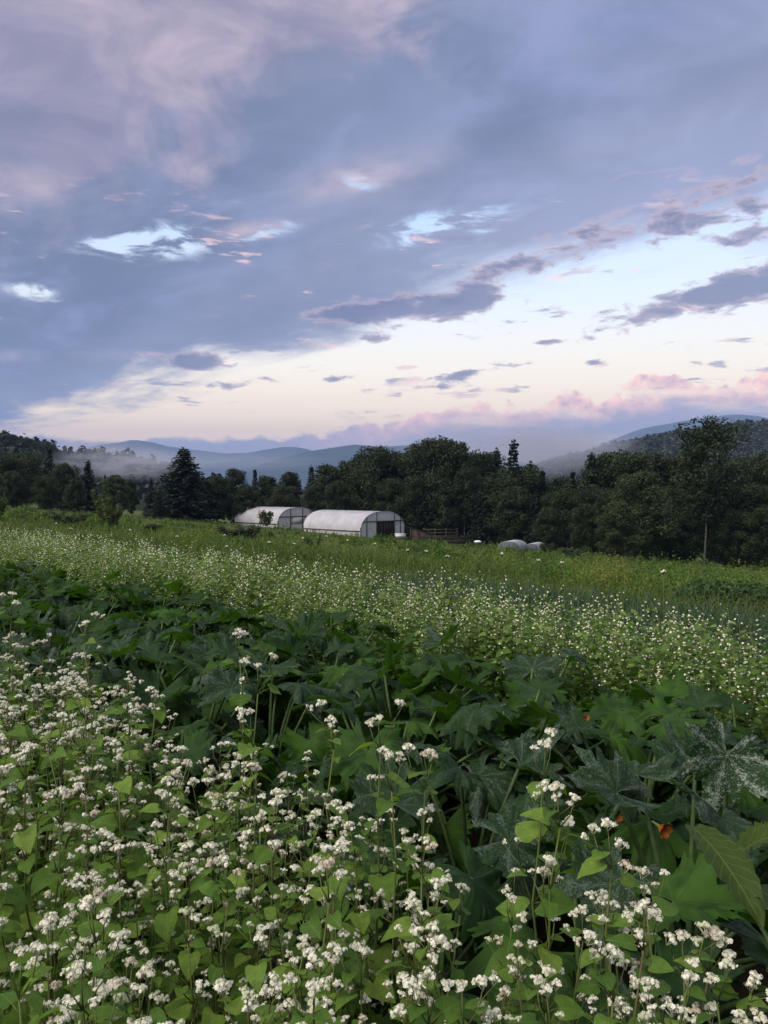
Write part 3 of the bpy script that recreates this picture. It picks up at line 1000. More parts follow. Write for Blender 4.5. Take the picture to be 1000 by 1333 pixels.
# rail fence behind
r = placed('rail_fence', 574, 100, R_(8), 0.2)
for zz_ in (0.7, 1.1, 1.5):
    link('rail', build_mesh('rail', box(-2.2, 2.2, -0.03, 0.03, zz_ - 0.06, zz_ + 0.06), M_wood, smooth=False), r)
for xx in (-2.1, -0.7, 0.7, 2.1):
    link('post', build_mesh('post', box(xx - 0.06, xx + 0.06, 0.032, 0.14, -0.3, 1.65), M_wood, smooth=False), r)
tag(r, 'grey wooden rail fence standing behind the dark flatbed', 'fence')
# white upturned basin
r = placed('white_basin', 622, 84, 0, 0.55)
pr_ = [(0.0, 0.17), (0.18, 0.16), (0.32, 0.10), (0.40, 0.0)]
Vb, Fb = [], []
for rr, zz_ in pr_:
    for j in range(14):
        Vb.append((rr * math.cos(j / 14 * 6.283), rr * math.sin(j / 14 * 6.283), zz_))
for i in range(3):
    for j in range(14):
        a, b2 = i * 14 + j, i * 14 + (j + 1) % 14
        Fb += [(a, a + 14, b2 + 14), (a, b2 + 14, b2)]
link('shell', build_mesh('shell', T(Vb, Fb), M_white), r)
link('stand', build_mesh('stand', box(-0.3, 0.3, -0.3, 0.3, -0.6, -0.002), M_wood, smooth=False), r)
tag(r, 'small white upturned basin showing above the weeds right of flatbed', 'basin')
# two low hoop tunnels of grey row cover
for px, d, Wd, Hh, lab in ((663, 78, 2.3, 0.85, 'larger low grey cloth tunnel humped above the weeds'), (693, 80, 1.5, 0.78, 'smaller low grey cloth tunnel behind the larger hump')):
    r = placed('low_tunnel', px, d, R_(-25), 0.05)
    pr = arch(Wd, Hh, 0.05, 16)
    V, F = [], []
    ys = np.linspace(0, 2.6, 11)
    for i, yy in enumerate(ys):
        q = 0.93 if i % 2 else 1.0
        V += [(p[0], yy, p[1] * q) for p in pr]
    n = len(pr)
    for i in range(10):
        for j in range(n - 1):
            a = i * n + j
            F += [(a, a + n, a + n + 1), (a, a + n + 1, a + 1)]
    cen = len(V)
    V.append((0, 0.0, 0.3))
    F += [(j, j + 1, cen) for j in range(n - 1)]
    link('cover', build_mesh('cover', T(V, F), M_cover), r)
    hp = build_mesh('hoop', tube([(p[0] * 1.01, 0, p[1] * 1.01) for p in pr], 0.025, 5), M_steel)
    for yy in ys[::2]:
        link('hoop', hp, r).location = (0, yy, 0)
    tag(r, lab, 'low tunnel')

# ------------------------------------------------------------------ meadow shrubs
def make_shrub(Hs, Ws, n, size, seed):
    r = np.random.default_rng(seed)
    stems, cs, ns, ks = [], [], [], []
    for i in range(11):
        az = r.uniform(0, 6.283)
        L = r.uniform(0.6, 1.0)
        p1 = np.array([math.cos(az) * Ws * 0.18 * L, math.sin(az) * Ws * 0.18 * L, Hs * 0.5 * L])
        p2 = np.array([math.cos(az) * Ws * 0.42 * L, math.sin(az) * Ws * 0.42 * L, Hs * 0.92 * L])
        stems.append(tube([(0, 0, 0), p1, p2], [0.02, 0.014, 0.006], 4))
        for q in np.linspace(0.25, 1.05, 6):
            c = p2 * q if q > 0.6 else p1 * q * 1.6
            m = n // 66
            b = ball(m)
            cs.append(c + b * (Ws * 0.16) * r.uniform(0.3, 1.0, m)[:, None])
            ns.append(b + [0, 0, 0.6])
            ks.append(np.clip(r.uniform(0.2, 0.8) + r.normal(0, 0.15, m), 0, 1))
    cs = np.concatenate(cs)
    cs[:, 2] = np.abs(cs[:, 2])
    return join(stems), scatter_leaves(cs, np.concatenate(ns), size, ks=np.concatenate(ks), aspect=0.7)


SHR = [make_shrub(2.0, 2.0, 2600, 0.11, s) for s in (41, 42, 43)]
shr_light = [(build_mesh('stem', a, M_bark), build_mesh('foliage', c, M_shrubleaf)) for a, c in SHR]
shr_dark = [(build_mesh('stem', a, M_bark), build_mesh('foliage', c, M_darkshrub)) for a, c in SHR]


def shrub(px, top, d, wpx, me, label):
    x, y = at(px, d)
    z = gz(x, y)
    h = max(0.5, zrow(top, d) - z)
    root = link('shrub', None, loc=(x, y, z))
    root.scale = (wpx / FPX * d / 2.0, wpx / FPX * d / 2.0, h / 2.0)
    root.rotation_euler.z = random.uniform(0, 6.28)
    link('stem', me[0], root); link('foliage', me[1], root)
    tag(root, label, 'shrub')


shrub(146, 655, 40, 30, shr_light[0], 'feathery light green shrub at the meadow edge, the nearer of two close together')
shrub(133, 640, 52, 26, shr_light[1], 'light green shrub behind the feathery one, before the left trees')
shrub(0, 646, 48, 24, shr_light[2], 'light green shrub cut off by the left picture edge')
shrub(92, 668, 46, 60, shr_dark[0], 'low dark shrub spreading in the left meadow')
shrub(70, 664, 52, 34, shr_dark[1], 'small dark shrub left of the low spreading shrub')
shrub(195, 682, 44, 40, shr_dark[2], 'low dark shrub in the meadow right of the feathery shrub')
shrub(300, 684, 42, 46, shr_dark[1], 'low round dark shrub in the meadow below the farther tunnel')
shrub(325, 683, 48, 34, shr_dark[0], 'small dark shrub just right of the low round one')
shrub(408, 700, 42, 20, shr_dark[2], 'small dark upright sapling before the nearer tunnel')
shrub(712, 706, 66, 22, shr_dark[0], 'dark scraggly shrub right of the low grey tunnels')
shrub(748, 712, 62, 40, shr_dark[1], 'dark shrub at the wood edge behind the goldenrod')
# small lone tree in front of the farther tunnel
lt = make_broadleaf(3.0, 2.6, 40, 20, 0.16, 0.3, 91)
tree('small_tree', 346, 666, 84, (build_mesh('trunk', lt[0], M_bark), build_mesh('crown', lt[1], M_darkshrub)), 'small round-crowned tree in front of the farther tunnel', 0.95, H0=3.0)

# ------------------------------------------------------------------ meadow grass and weeds (stuff)
M_grass = leaf_material('meadow_blade', (0.054, 0.092, 0.019), (0.125, 0.172, 0.038), (0.180, 0.190, 0.062), attr=True, transl=0.35)
M_weed = leaf_material('goldenrod_leaf', (0.056, 0.110, 0.020), (0.155, 0.235, 0.040), (0.220, 0.215, 0.045), attr=True, transl=0.35)
M_allium = leaf_material('allium_leaf', (0.040, 0.080, 0.036), (0.075, 0.120, 0.066), attr=True, transl=0.25)
M_darkcrop = leaf_material('dark_crop_leaf', (0.034, 0.072, 0.024), (0.062, 0.110, 0.034), attr=True, transl=0.25)


def blades(P, h, wd, lean, nseg=2, ks=None):
    """grass blades from roots P (n,3), heights h, widths wd; numpy"""
    n = len(P)
    az = rng.uniform(0, 6.283, n)
    dirv = np.column_stack([np.cos(az), np.sin(az)])
    face = rng.uniform(0, 6.283, n)
    fx = np.column_stack([np.cos(face), np.sin(face)])
    V = np.zeros((n, 2 * nseg + 1, 3))
    for i in range(nseg + 1):
        t = i / nseg
        c = P + np.column_stack([dirv * (lean * h * t * t)[:, None], h * (t - 0.25 * lean * t * t)])
        if i == nseg:
            V[:, 2 * nseg] = c
        else:
            ww = (wd * (1 - 0.6 * t) / 2)[:, None]
            V[:, 2 * i] = c + np.column_stack([fx * ww, np.zeros(n)])
            V[:, 2 * i + 1] = c - np.column_stack([fx * ww, np.zeros(n)])
    f = []
    for i in range(nseg - 1):
        f += [(2 * i, 2 * i + 1, 2 * i + 3), (2 * i, 2 * i + 3, 2 * i + 2)]
    f.append((2 * nseg - 2, 2 * nseg - 1, 2 * nseg))
    k = 2 * nseg + 1
    F = (np.array(f)[None] + (np.arange(n) * k)[:, None, None]).reshape(-1, 3)
    ks = rng.uniform(0, 1, n) if ks is None else ks
    return T(V.reshape(-1, 3), F, K=np.repeat(ks, k))


def patch_k(x, y, s, seed):
    return np.clip(0.5 + 1.5 * fbm(x / s, y / s, seed, 3) + rng.normal(0, 0.12, len(x)), 0, 1)


# grass blades over the meadow, thinner in number and broader with distance
NM = 60000
u = rng.uniform(-0.75, 0.75, NM)
d = np.exp(rng.uniform(math.log(6.5), math.log(112), NM))
x, y = u * d, d
nrow = (x + y) / math.sqrt(2)
pxg = 500 + FPX * x / y
front = np.interp(pxg, [520, 600, 700, 850, 1000, 1130], [42, 32, 21, 15.5, 14, 13.5]) - 0.6
ok = (nrow > 4.9) & ~((nrow < 9.2) & (x > -1.5)) & ~((pxg > 560) & (d > front) & (d < front + 17))
x, y, d = x[ok], y[ok], d[ok]
hk = 0.75 + 0.8 * fbm(x / 5, y / 5, 12, 3)
h = np.clip(hk, 0.25, 1.3) * rng.uniform(0.3, 0.75, len(x)) * np.where(d < 20, 0.75, 1.0)
P = np.column_stack([x, y, ground_z(x, y) - 0.02])
meadow = blades(P, h, np.clip(0.0012 * d, 0.008, 0.10), rng.uniform(0.1, 0.9, len(x)), 2, patch_k(x, y, 9, 15))
tag(link('grass', build_mesh('grass', meadow, M_grass)), kind='stuff')


def leafy_stems(P, h, nl, size, mat_index=0, ks=None, plume=0.0):
    """upright weeds: leaf sprays set along each stem"""
    n = len(P)
    t = rng.uniform(0.15, 1.0, (n, nl))
    az = rng.uniform(0, 6.283, (n, nl))
    rad = (h[:, None] * 0.16) * (1.1 - 0.75 * t) * rng.uniform(0.3, 1.2, (n, nl))
    lean = rng.normal(0, 0.08, (n, 2))
    cx = P[:, 0:1] + np.cos(az) * rad + lean[:, 0:1] * h[:, None] * t
    cy = P[:, 1:2] + np.sin(az) * rad + lean[:, 1:2] * h[:, None] * t
    cz = P[:, 2:3] + h[:, None] * t
    cen = np.stack([cx, cy, cz], -1).reshape(-1, 3)
    nrm = np.stack([np.cos(az) * 0.6, np.sin(az) * 0.6, 0.8 + 0 * az], -1).reshape(-1, 3)
    kk = np.clip(np.repeat(ks, nl) + rng.normal(0, 0.1, n * nl), 0, 1)
    sz = (size[:, None] * (1.15 - 0.55 * t)).reshape(-1)
    lv = scatter_leaves(cen, nrm, 1.0, 0, kk, 0.45)
    c = np.repeat(cen, 5, 0)
    lv.V = c + (lv.V - c) * np.repeat(sz, 5)[:, None]
    st = blades(P, h, np.maximum(size * 0.10, 0.006), np.full(n, 0.05), 1, ks)
    return join([lv, st])


# weeds grow in mounds: stems packed round many clump centres, tallest in the middle of each
def mounds(cx, cy, rad, hgt, tone, per, size_k, size_lo, size_hi, leaves):
    n = len(cx) * per
    i = np.repeat(np.arange(len(cx)), per)
    q = np.sqrt(rng.uniform(0, 1, n)); a_ = rng.uniform(0, 6.283, n)
    x = cx[i] + np.cos(a_) * q * rad[i]; y = cy[i] + np.sin(a_) * q * rad[i]
    h = hgt[i] * (1.05 - 0.75 * q ** 2.2) * rng.uniform(0.78, 1.1, n)
    ks = np.clip(tone[i] + rng.normal(0, 0.09, n), 0, 1)
    P = np.column_stack([x, y, ground_z(x, y)])
    d = np.hypot(x, y)
    return leafy_stems(P, h, leaves, np.clip(size_k * d, size_lo, size_hi), ks=ks)


# broad-leaved weeds mixed through the meadow
NW = 620
u = rng.uniform(-0.75, 0.75, NW); d = np.exp(rng.uniform(math.log(9), math.log(95), NW))
x, y = u * d, d
nrow = (x + y) / math.sqrt(2)
ok = (nrow > 5.6) & ~((nrow < 10) & (x > -1.5))
x, y, d = x[ok], y[ok], d[ok]
big_ = rng.uniform(0.35, 1.0, len(x)) * np.clip(0.25 + d * 0.018, 0.35, 1.5)
tone = np.where(rng.uniform(size=len(x)) < 0.35, rng.uniform(0.0, 0.15, len(x)), rng.uniform(0.25, 0.75, len(x)))
tag(link('meadow_weeds', build_mesh('meadow_weeds', mounds(x, y, big_, np.clip(big_ * 0.75, 0.28, 0.85), tone, 16, 0.0034, 0.045, 0.21, 12), M_weed)), kind='stuff')

# the goldenrod thicket on the right
NG = 250
px = rng.uniform(520, 1130, NG)
tt = rng.uniform(0, 1, NG)
d0 = np.interp(px, [520, 600, 700, 850, 1000, 1130], [42, 32, 21, 15.5, 14, 13.5])
d = d0 + tt ** 1.1 * np.interp(px, [520, 700, 1000], [18, 15, 14])
x = (px - 500) / FPX * d; y = d
hh = np.interp(px, [520, 600, 700, 850, 1130], [0.52, 0.58, 0.80, 1.05, 1.08]) * rng.uniform(0.40, 1.28, NG) * (0.75 + 0.30 * tt)
tone = np.where(np.abs(px - 803) < 14, 0.97, np.where(rng.uniform(size=NG) < 0.25, rng.uniform(0, 0.12, NG), rng.uniform(0.2, 0.85, NG)))
gw = mounds(x, y, rng.uniform(0.55, 1.10, NG), hh, tone, 34, 0.0032, 0.045, 0.14, 17)
tag(link('goldenrod_weeds', build_mesh('goldenrod_weeds', gw, M_weed)), kind='stuff')

# dark leafy crop at the far right, leek bed before it
px = 860 + 260 * rng.uniform(0, 1, 1500) ** 0.75
d = np.interp(px, [820, 900, 1000, 1120], [15.0, 13.2, 12.2, 11.6]) + rng.uniform(0, 2.2, 1500)
x = (px - 500) / FPX * d; y = d
P = np.column_stack([x, y, ground_z(x, y)])
tag(link('dark_crop_foliage', build_mesh('dark_crop_foliage', leafy_stems(P, rng.uniform(0.20, 0.48, 1500) * np.clip((px - 850) / 60, 0.4, 1), 16, np.full(1500, 0.09), ks=rng.uniform(0, 1, 1500)), M_darkcrop)), kind='stuff')


def row_xy(n, s): return (n - s) / math.sqrt(2), (n + s) / math.sqrt(2)


roots = []
for k, nn in enumerate(np.arange(4.95, 9.8, 0.34)):
    s = np.arange(-9.0, 9.0, 0.085)
    s = s + rng.normal(0, 0.03, len(s))
    x, y = row_xy(nn + rng.normal(0, 0.03, len(s)), s)
    ok = (y > 3) & (x / y < 0.72) & (x / y > -0.25) & (np.hypot(x, y) < 21)
    roots.append(np.column_stack([x[ok], y[ok]]))
roots = np.concatenate(roots)
rep = np.repeat(roots, 9, 0)
dd = np.hypot(rep[:, 0], rep[:, 1])
P = np.column_stack([rep + rng.normal(0, 0.012, rep.shape), ground_z(rep[:, 0], rep[:, 1])])
al = blades(P, rng.uniform(0.26, 0.52, len(P)), np.clip(0.0020 * dd, 0.012, 0.035), rng.uniform(0.1, 0.85, len(P)), 3)
tag(link('leek_foliage', build_mesh('leek_foliage', al, M_allium)), kind='stuff')

# ------------------------------------------------------------------ buckwheat pieces
def buckwheat_leaf(seed, lod=False):
    """heart shaped leaf, base at origin, tip along +Y, unit length"""
    r = np.random.default_rng(seed)
    if lod:
        V = [(0, 0, 0), (-0.42, 0.10, 0.10), (0.42, 0.10, 0.10), (-0.25, 0.62, 0.06), (0.25, 0.62, 0.06), (0, 1.0, -0.12), (0, 0.5, -0.02)]
        F = [(0, 6, 1), (0, 2, 6), (1, 6, 3), (2, 4, 6), (3, 6, 5), (6, 4, 5)]
        return T(V, F, K=np.full(7, r.uniform()))
    ts = np.array([0.0, 0.05, 0.13, 0.24, 0.38, 0.53, 0.68, 0.82, 0.93, 1.0])
    hw = np.array([0.02, 0.30, 0.42, 0.455, 0.43, 0.36, 0.26, 0.15, 0.06, 0.0])
    back = np.array([0.0, -0.15, -0.16, -0.10, -0.04, 0, 0, 0, 0, 0])
    V, F = [], []
    fold, curl = r.uniform(0.06, 0.30), r.uniform(0.12, 0.40)
    skew = r.uniform(-0.06, 0.06)
    for i, t in enumerate(ts):
        mz = -curl * t ** 2.2
        V.append((skew * t * t, t, mz - 0.015))
        for sgn in (-1, 1):
            wv = 1 + r.uniform(-0.03, 0.03)
            for q in (0.5, 1.0):
                V.append((skew * t * t + sgn * hw[i] * q * wv, t + back[i] * q ** 1.5, mz + hw[i] * fold * q * (1.25 - 0.5 * q) + (0.02 * math.sin(7 * t + sgn * 1.3 + seed) if q == 1 else 0)))
    for i in range(len(ts) - 1):
        a, b2 = i * 5, i * 5 + 5
        for p, q in ((0, 1), (1, 2)):
            F += [(a + p, b2 + p, b2 + q), (a + p, b2 + q, a + q)]
        for p, q in ((0, 3), (3, 4)):
            F += [(a + p, a + q, b2 + q), (a + p, b2 + q, b2 + p)]
    V = np.array(V)
    return T(V, F, 0, V[:, :2], np.full(len(V), 0.5))


def floret(r):
    """five rounded petals round a small cup"""
    n, V, F = 5, [(0, 0, -0.06)], []
    tilt = r.uniform(0.10, 0.40)
    for i in range(n):
        a = i / n * 6.283
        for da, rr, z in ((-0.50, 0.55, 0.16), (-0.34, 0.95, 0.50), (0.34, 0.95, 0.50), (0.50, 0.55, 0.16)):
            V.append((math.cos(a + da) * rr, math.sin(a + da) * rr, z * tilt))
        b = 1 + i * 4
        F += [(0, b, b + 3), (b, b + 1, b + 2), (b, b + 2, b + 3)]
    return T(V, F)


def flower_cluster(seed, n=26):
    """flat-topped head of small five petalled florets, about one unit wide, on short stalks"""
    r = np.random.default_rng(seed)
    ts = []
    lobes = [(0, 0, 0.16, 0.30)]
    for a in np.arange(r.integers(3, 6)) * 2.1 + r.uniform(0, 6):
        q = r.uniform(0.26, 0.42)
        lobes.append((math.cos(a) * q, math.sin(a) * q, r.uniform(-0.04, 0.12), 0.21))
    for i in range(n):
        lx, ly, lz, lr = lobes[i % len(lobes)]
        v = r.normal(size=3); v[2] = abs(v[2]) * 0.8 + 0.10; v /= np.linalg.norm(v)
        p = np.array([lx, ly, lz]) + v * lr * r.uniform(0.8, 1.08) * np.array([1, 1, 0.8])
        Rm = align(v + r.normal(0, 0.25, 3)) @ rot(-math.pi / 2, 0, 0)
        ts.append(floret(r).tf(Rm, r.uniform(0.105, 0.145), p, r.uniform(0, 1)))
    for lx, ly, lz, lr in lobes:
        ts.append(tube([(0, 0, -0.5), (lx * 0.7, ly * 0.7, -0.12), (lx, ly, lz)], [0.03, 0.024, 0.018], 3, 1))
        core = ICO1.tf(None, lr * 0.62, (lx, ly, lz), 0.1)
        ts.append(T(core.V, core.F, 1, core.U, core.K))
    return join(ts)


def cluster_lod(seed, n=7):
    r = np.random.default_rng(seed)
    v = r.normal(size=(n, 3)); v[:, 2] = np.abs(v[:, 2]) * 0.8
    v /= np.linalg.norm(v, axis=1)[:, None]
    c = v * 0.38 * r.uniform(0.7, 1.15, n)[:, None]
    t = scatter_leaves(c, v, 0.46, 1, r.uniform(0, 1, n), 0.8)
    return t


def petal_material(name, attr_only=True):
    m, b = material(name)
    a = b.n('ShaderNodeAttribute', attribute_name='rnd')
    c = b.ramp(a.outputs['Fac'], [(0.0, (0.86, 0.85, 0.66, 1)), (0.8, (0.91, 0.89, 0.75, 1)), (1.0, (0.90, 0.82, 0.70, 1))])
    age = b.n('ShaderNodeObjectInfo').outputs['Random']
    c = b.mix(b.smooth(age, 0.84, 0.97, 0.0, 0.55), c, (0.52, 0.36, 0.24, 1))
    c = b.mix(b.smooth(age, 0.14, 0.03, 0.0, 0.6), c, (0.50, 0.58, 0.28, 1))
    s = principled(b, c, 0.6, 0.2)
    t = b.n('ShaderNodeBsdfTranslucent')
    b.put(t.inputs['Color'], c)
    return finish(m, b, mixshader(b, 0.3, s, t.outputs[0]))


M_petal = petal_material('buckwheat_petal')
def veined_leaf(name, c1, c2, c3):
    """leaf with a pale midrib, side veins, blotches and a few browned spots"""
    m, b = material(name)
    oi = b.n('ShaderNodeObjectInfo')
    uv = b.n('ShaderNodeUVMap', uv_map='UVMap')
    sp_ = b.n('ShaderNodeSeparateXYZ')
    b.t.links.new(uv.outputs[0], sp_.inputs[0])
    ax = b.m('ABSOLUTE', sp_.outputs[0])
    off = b.vec(b.mul(oi.outputs['Random'], 31.0), b.mul(oi.outputs['Random'], 11.0), 0.0)
    va = b.n('ShaderNodeVectorMath', operation='ADD')
    b.t.links.new(uv.outputs[0], va.inputs[0]); b.t.links.new(off, va.inputs[1])
    n1 = b.noise(va.outputs[0], 3.0, 4, 0.6)
    n2 = b.noise(va.outputs[0], 16.0, 4, 0.6)
    c = b.ramp(oi.outputs['Random'], [(0.0, c1 + (1,)), (0.75, c2 + (1,)), (1.0, c3 + (1,))])
    c = b.mix(b.smooth(n1, 0.3, 0.7, 0.0, 0.45), c, tuple(x * 0.6 for x in c1) + (1,))
    lat = b.m('ABSOLUTE', b.sub(b.m('FRACT', b.mul(b.sub(sp_.outputs[1], b.mul(ax, 0.75)), 6.0)), 0.5))
    vein = b.mx(b.smooth(lat, 0.07, 0.0), b.smooth(ax, 0.030, 0.008))
    c = b.mix(b.mul(vein, 0.30), c, (0.20, 0.30, 0.08, 1))
    c = b.mix(b.mul(b.smooth(n2, 0.70, 0.76), 0.7), c, (0.10, 0.07, 0.025, 1))
    s = principled(b, c, 0.55, 0.16, b.sub(b.mul(n2, 0.4), b.mul(vein, 0.7)), 0.35)
    t = b.n('ShaderNodeBsdfTranslucent')
    b.put(t.inputs['Color'], b.mix(1.0, c, (1.3, 1.45, 0.7, 1), 'MULTIPLY'))
    return finish(m, b, mixshader(b, 0.38, s, t.outputs[0]))


M_petal_far = plain_material('small_buckwheat_petal', (0.62, 0.63, 0.40), (0.80, 0.78, 0.60), 60, 0.7, 0.15)
M_bwleaf = veined_leaf('buckwheat_leaf', (0.068, 0.142, 0.022), (0.140, 0.240, 0.034), (0.220, 0.320, 0.052))
M_bwleaf_a = leaf_material('buckwheat_leaf_mass', (0.075, 0.145, 0.026), (0.145, 0.235, 0.044), (0.220, 0.300, 0.074), attr=True, transl=0.38)
M_bwstem = leaf_material('buckwheat_stem', (0.110, 0.150, 0.036), (0.150, 0.175, 0.050), (0.15, 0.10, 0.055), transl=0.15)
M_bud = plain_material('green_bud', (0.36, 0.38, 0.22), (0.55, 0.54, 0.40), 40, 0.7, 0.2)

leaf_me = [build_mesh('buckwheat_leaf', buckwheat_leaf(s), M_bwleaf) for s in range(60, 70)]
clus_me = [build_mesh('flower_cluster', flower_cluster(s, n), [M_petal, M_bud]) for s, n in zip(range(80, 92), (34, 42, 38, 46, 28, 40, 36, 48, 32, 42, 24, 52))]


def buckwheat_design(seed, H):
    """parts of one plant: stem template + [(kind, matrix)]"""
    r = np.random.default_rng(seed)
    nn = int(r.integers(8, 11))
    zs_ = np.linspace(0, H * 0.94, nn + 1)
    zig = np.cumsum(r.normal(0, 0.008, (nn + 1, 2)), 0)
    sp = np.column_stack([zig, zs_])
    stems = [tube(sp, np.linspace(0.0040, 0.0014, nn + 1), 5)]
    parts = []
    az = r.uniform(0, 6.283)
    for i in range(2, nn + 1):
        az += 2.4 + r.uniform(-0.4, 0.4)
        f = i / nn
        p = sp[i]
        d = np.array([math.cos(az), math.sin(az), r.uniform(0.15, 0.7)])
        pet = r.uniform(0.015, 0.05) * (1.5 - f)
        q = p + d * pet
        stems.append(tube([p, q], [0.0016, 0.0011], 3))
        size = (0.094 - 0.060 * f ** 1.5) * r.uniform(0.75, 1.3)
        ld = np.array([math.cos(az), math.sin(az), r.uniform(-0.55, 0.35)])
        parts.append(('leaf', mat4(align(ld, r.uniform(-0.6, 0.6)), q, size)))
        if r.uniform() < 0.95:
            a2 = az + math.pi + r.uniform(-0.7, 0.7)
            q2 = p + np.array([math.cos(a2), math.sin(a2), 0.5]) * pet * 0.9 - np.array([0, 0, 0.02])
            stems.append(tube([p - np.array([0, 0, 0.02]), q2], [0.0014, 0.001], 3))
            parts.append(('leaf', mat4(align([math.cos(a2), math.sin(a2), r.uniform(-0.5, 0.3)], r.uniform(-0.6, 0.6)), q2, size * r.uniform(0.55, 0.95))))
        if f > 0.5:
            nbr = (1 if r.uniform() < 0.95 else 0) if f < 0.8 else 2
            for _ in range(nbr):
                ba = az + r.uniform(-0.6, 0.6) + math.pi * (_ > 0)
                L = r.uniform(0.035, 0.12) * (1.25 - 0.5 * f)
                b1 = p + np.array([math.cos(ba) * 0.45, math.sin(ba) * 0.45, 0.9]) * L
                stems.append(tube([p, 0.5 * (p + b1) + np.array([math.cos(ba), math.sin(ba), 0]) * L * 0.10, b1], [0.0014, 0.0011, 0.0008], 3))
                s = r.uniform(0.012, 0.021) * (0.75 + 0.35 * f)
                parts.append(('flower_cluster', mat4(rot(r.normal(0, 0.3), r.normal(0, 0.3), r.uniform(0, 6.28)), b1 + [0, 0, s * 0.45], s)))
                if r.uniform() < 0.75 and L > 0.045:
                    m_ = 0.5 * (p + b1)
                    parts.append(('leaf', mat4(align([math.cos(ba + 1), math.sin(ba + 1), 0.1]), m_, r.uniform(0.018, 0.032))))
                    s2 = s * 0.7
                    b2 = b1 + np.array([math.cos(ba + 0.8), math.sin(ba + 0.8), -0.2]) * 0.02
                    stems.append(tube([m_, b2], [0.0009, 0.0007], 3))
                    parts.append(('flower_cluster', mat4(rot(r.normal(0, 0.4), r.normal(0, 0.4), r.uniform(0, 6.28)), b2 + [0, 0, s2 * 0.45], s2)))
    s = r.uniform(0.016, 0.026)
    tip = sp[-1] + np.array([r.normal(0, 0.006), r.normal(0, 0.006), H * 0.05])
    stems.append(tube([sp[-1], tip], [0.0014, 0.0009], 3))
    parts.append(('flower_cluster', mat4(rot(r.normal(0, 0.2), r.normal(0, 0.2), r.uniform(0, 6.28)), tip + [0, 0, s * 0.4], s)))
    return join(stems), parts


DESIGN = []
for s in range(16):
    st, pt = buckwheat_design(200 + s, 0.98)
    DESIGN.append((build_mesh('buckwheat_stem', st, M_bwstem), pt))


def buckwheat(x, y, height, label, group, seed, tilt=0.05):
    r = random.Random(seed)
    st, pt = DESIGN[seed % len(DESIGN)]
    root = link('buckwheat_plant', None, loc=(x, y, gz(x, y) - 0.01))
    s = height / 0.98
    root.scale = (s, s, s)
    root.rotation_euler = (r.gauss(0, tilt), r.gauss(0, tilt), r.uniform(0, 6.283))
    link('stem', st, root)
    for kind, mtx in pt:
        link(kind, r.choice(leaf_me if kind == 'leaf' else clus_me), root, mtx)
    return tag(root, label, 'plant', group)


# rest of the buckwheat: the strip beyond the squash and the margins of the near patch, one mass
LL = [buckwheat_leaf(s, True) for s in range(3)]
CL = [cluster_lod(s) for s in range(300, 306)]


def lod_plant(seed):
    r = np.random.default_rng(seed)
    H = 1.0
    ts = [tube([(0, 0, 0.30), (r.normal(0, 0.02), r.normal(0, 0.02), 0.65), (r.normal(0, 0.03), r.normal(0, 0.03), H)], [0.004, 0.003, 0.0015], 3, 2)]
    az = r.uniform(0, 6.28)
    for i in range(26):
        f = 0.35 + 0.63 * i / 26
        az += 2.4
        p = np.array([math.cos(az), math.sin(az), 0]) * r.uniform(0.01, 0.08) + [0, 0, f * H]
        ts.append(LL[i % 3].tf(align([math.cos(az), math.sin(az), r.uniform(-0.5, 0.4)], r.uniform(-0.6, 0.6)), (0.078 - 0.034 * f) * r.uniform(0.8, 1.3), p, r.uniform(0, 1)))
    for i in range(10):
        f = 0.76 + 0.29 * i / 10
        az += 2.4
        rr = r.uniform(0.0, 0.07) * (1.1 - (f - 0.78) * 2)
        p = np.array([math.cos(az) * rr, math.sin(az) * rr, f * H])
        ts.append(CL[i % 6].tf(rot(0, 0, az), r.uniform(0.010, 0.019), p))
    return join(ts)


LP = [lod_plant(s) for s in range(400, 410)]
mass = []
n2 = 2500
for i in range(n2):
    s = 19.0 * rng.uniform() ** 1.25 - 2.2
    n = rng.uniform(3.70, 4.95)
    x, y = row_xy(n, s)
    if x / max(y, 0.1) > 0.68 or x / y < -0.75:
        continue
    hgt = rng.uniform(0.78, 1.06) * (0.86 if n < 3.85 else 1.0) * float(np.interp(x / y, [-0.35, 0.0, 0.5], [1.0, 0.93, 0.84]))
    mass.append(LP[i % 10].tf(rot(rng.normal(0, 0.09), rng.normal(0, 0.09), rng.uniform(0, 6.28)), hgt, (x, y, gz(x, y))))
# margins out of frame to the sides of the near patch
for i in range(170):
    x, y = rng.uniform(-2.2, 1.5), rng.uniform(0.1, 3.6)
    if (x + y) / math.sqrt(2) > 1.15 or abs(x) / y < 0.62 or math.hypot(x, y) < 0.55:
        continue
    mass.append(LP[i % 10].tf(rot(rng.normal(0, 0.07), rng.normal(0, 0.07), rng.uniform(0, 6.28)), rng.uniform(0.85, 1.02), (x, y, 0)))
tag(link('buckwheat_foliage', build_mesh('buckwheat_foliage', join(mass), [M_bwleaf_a, M_petal_far, M_bwstem])), kind='stuff')

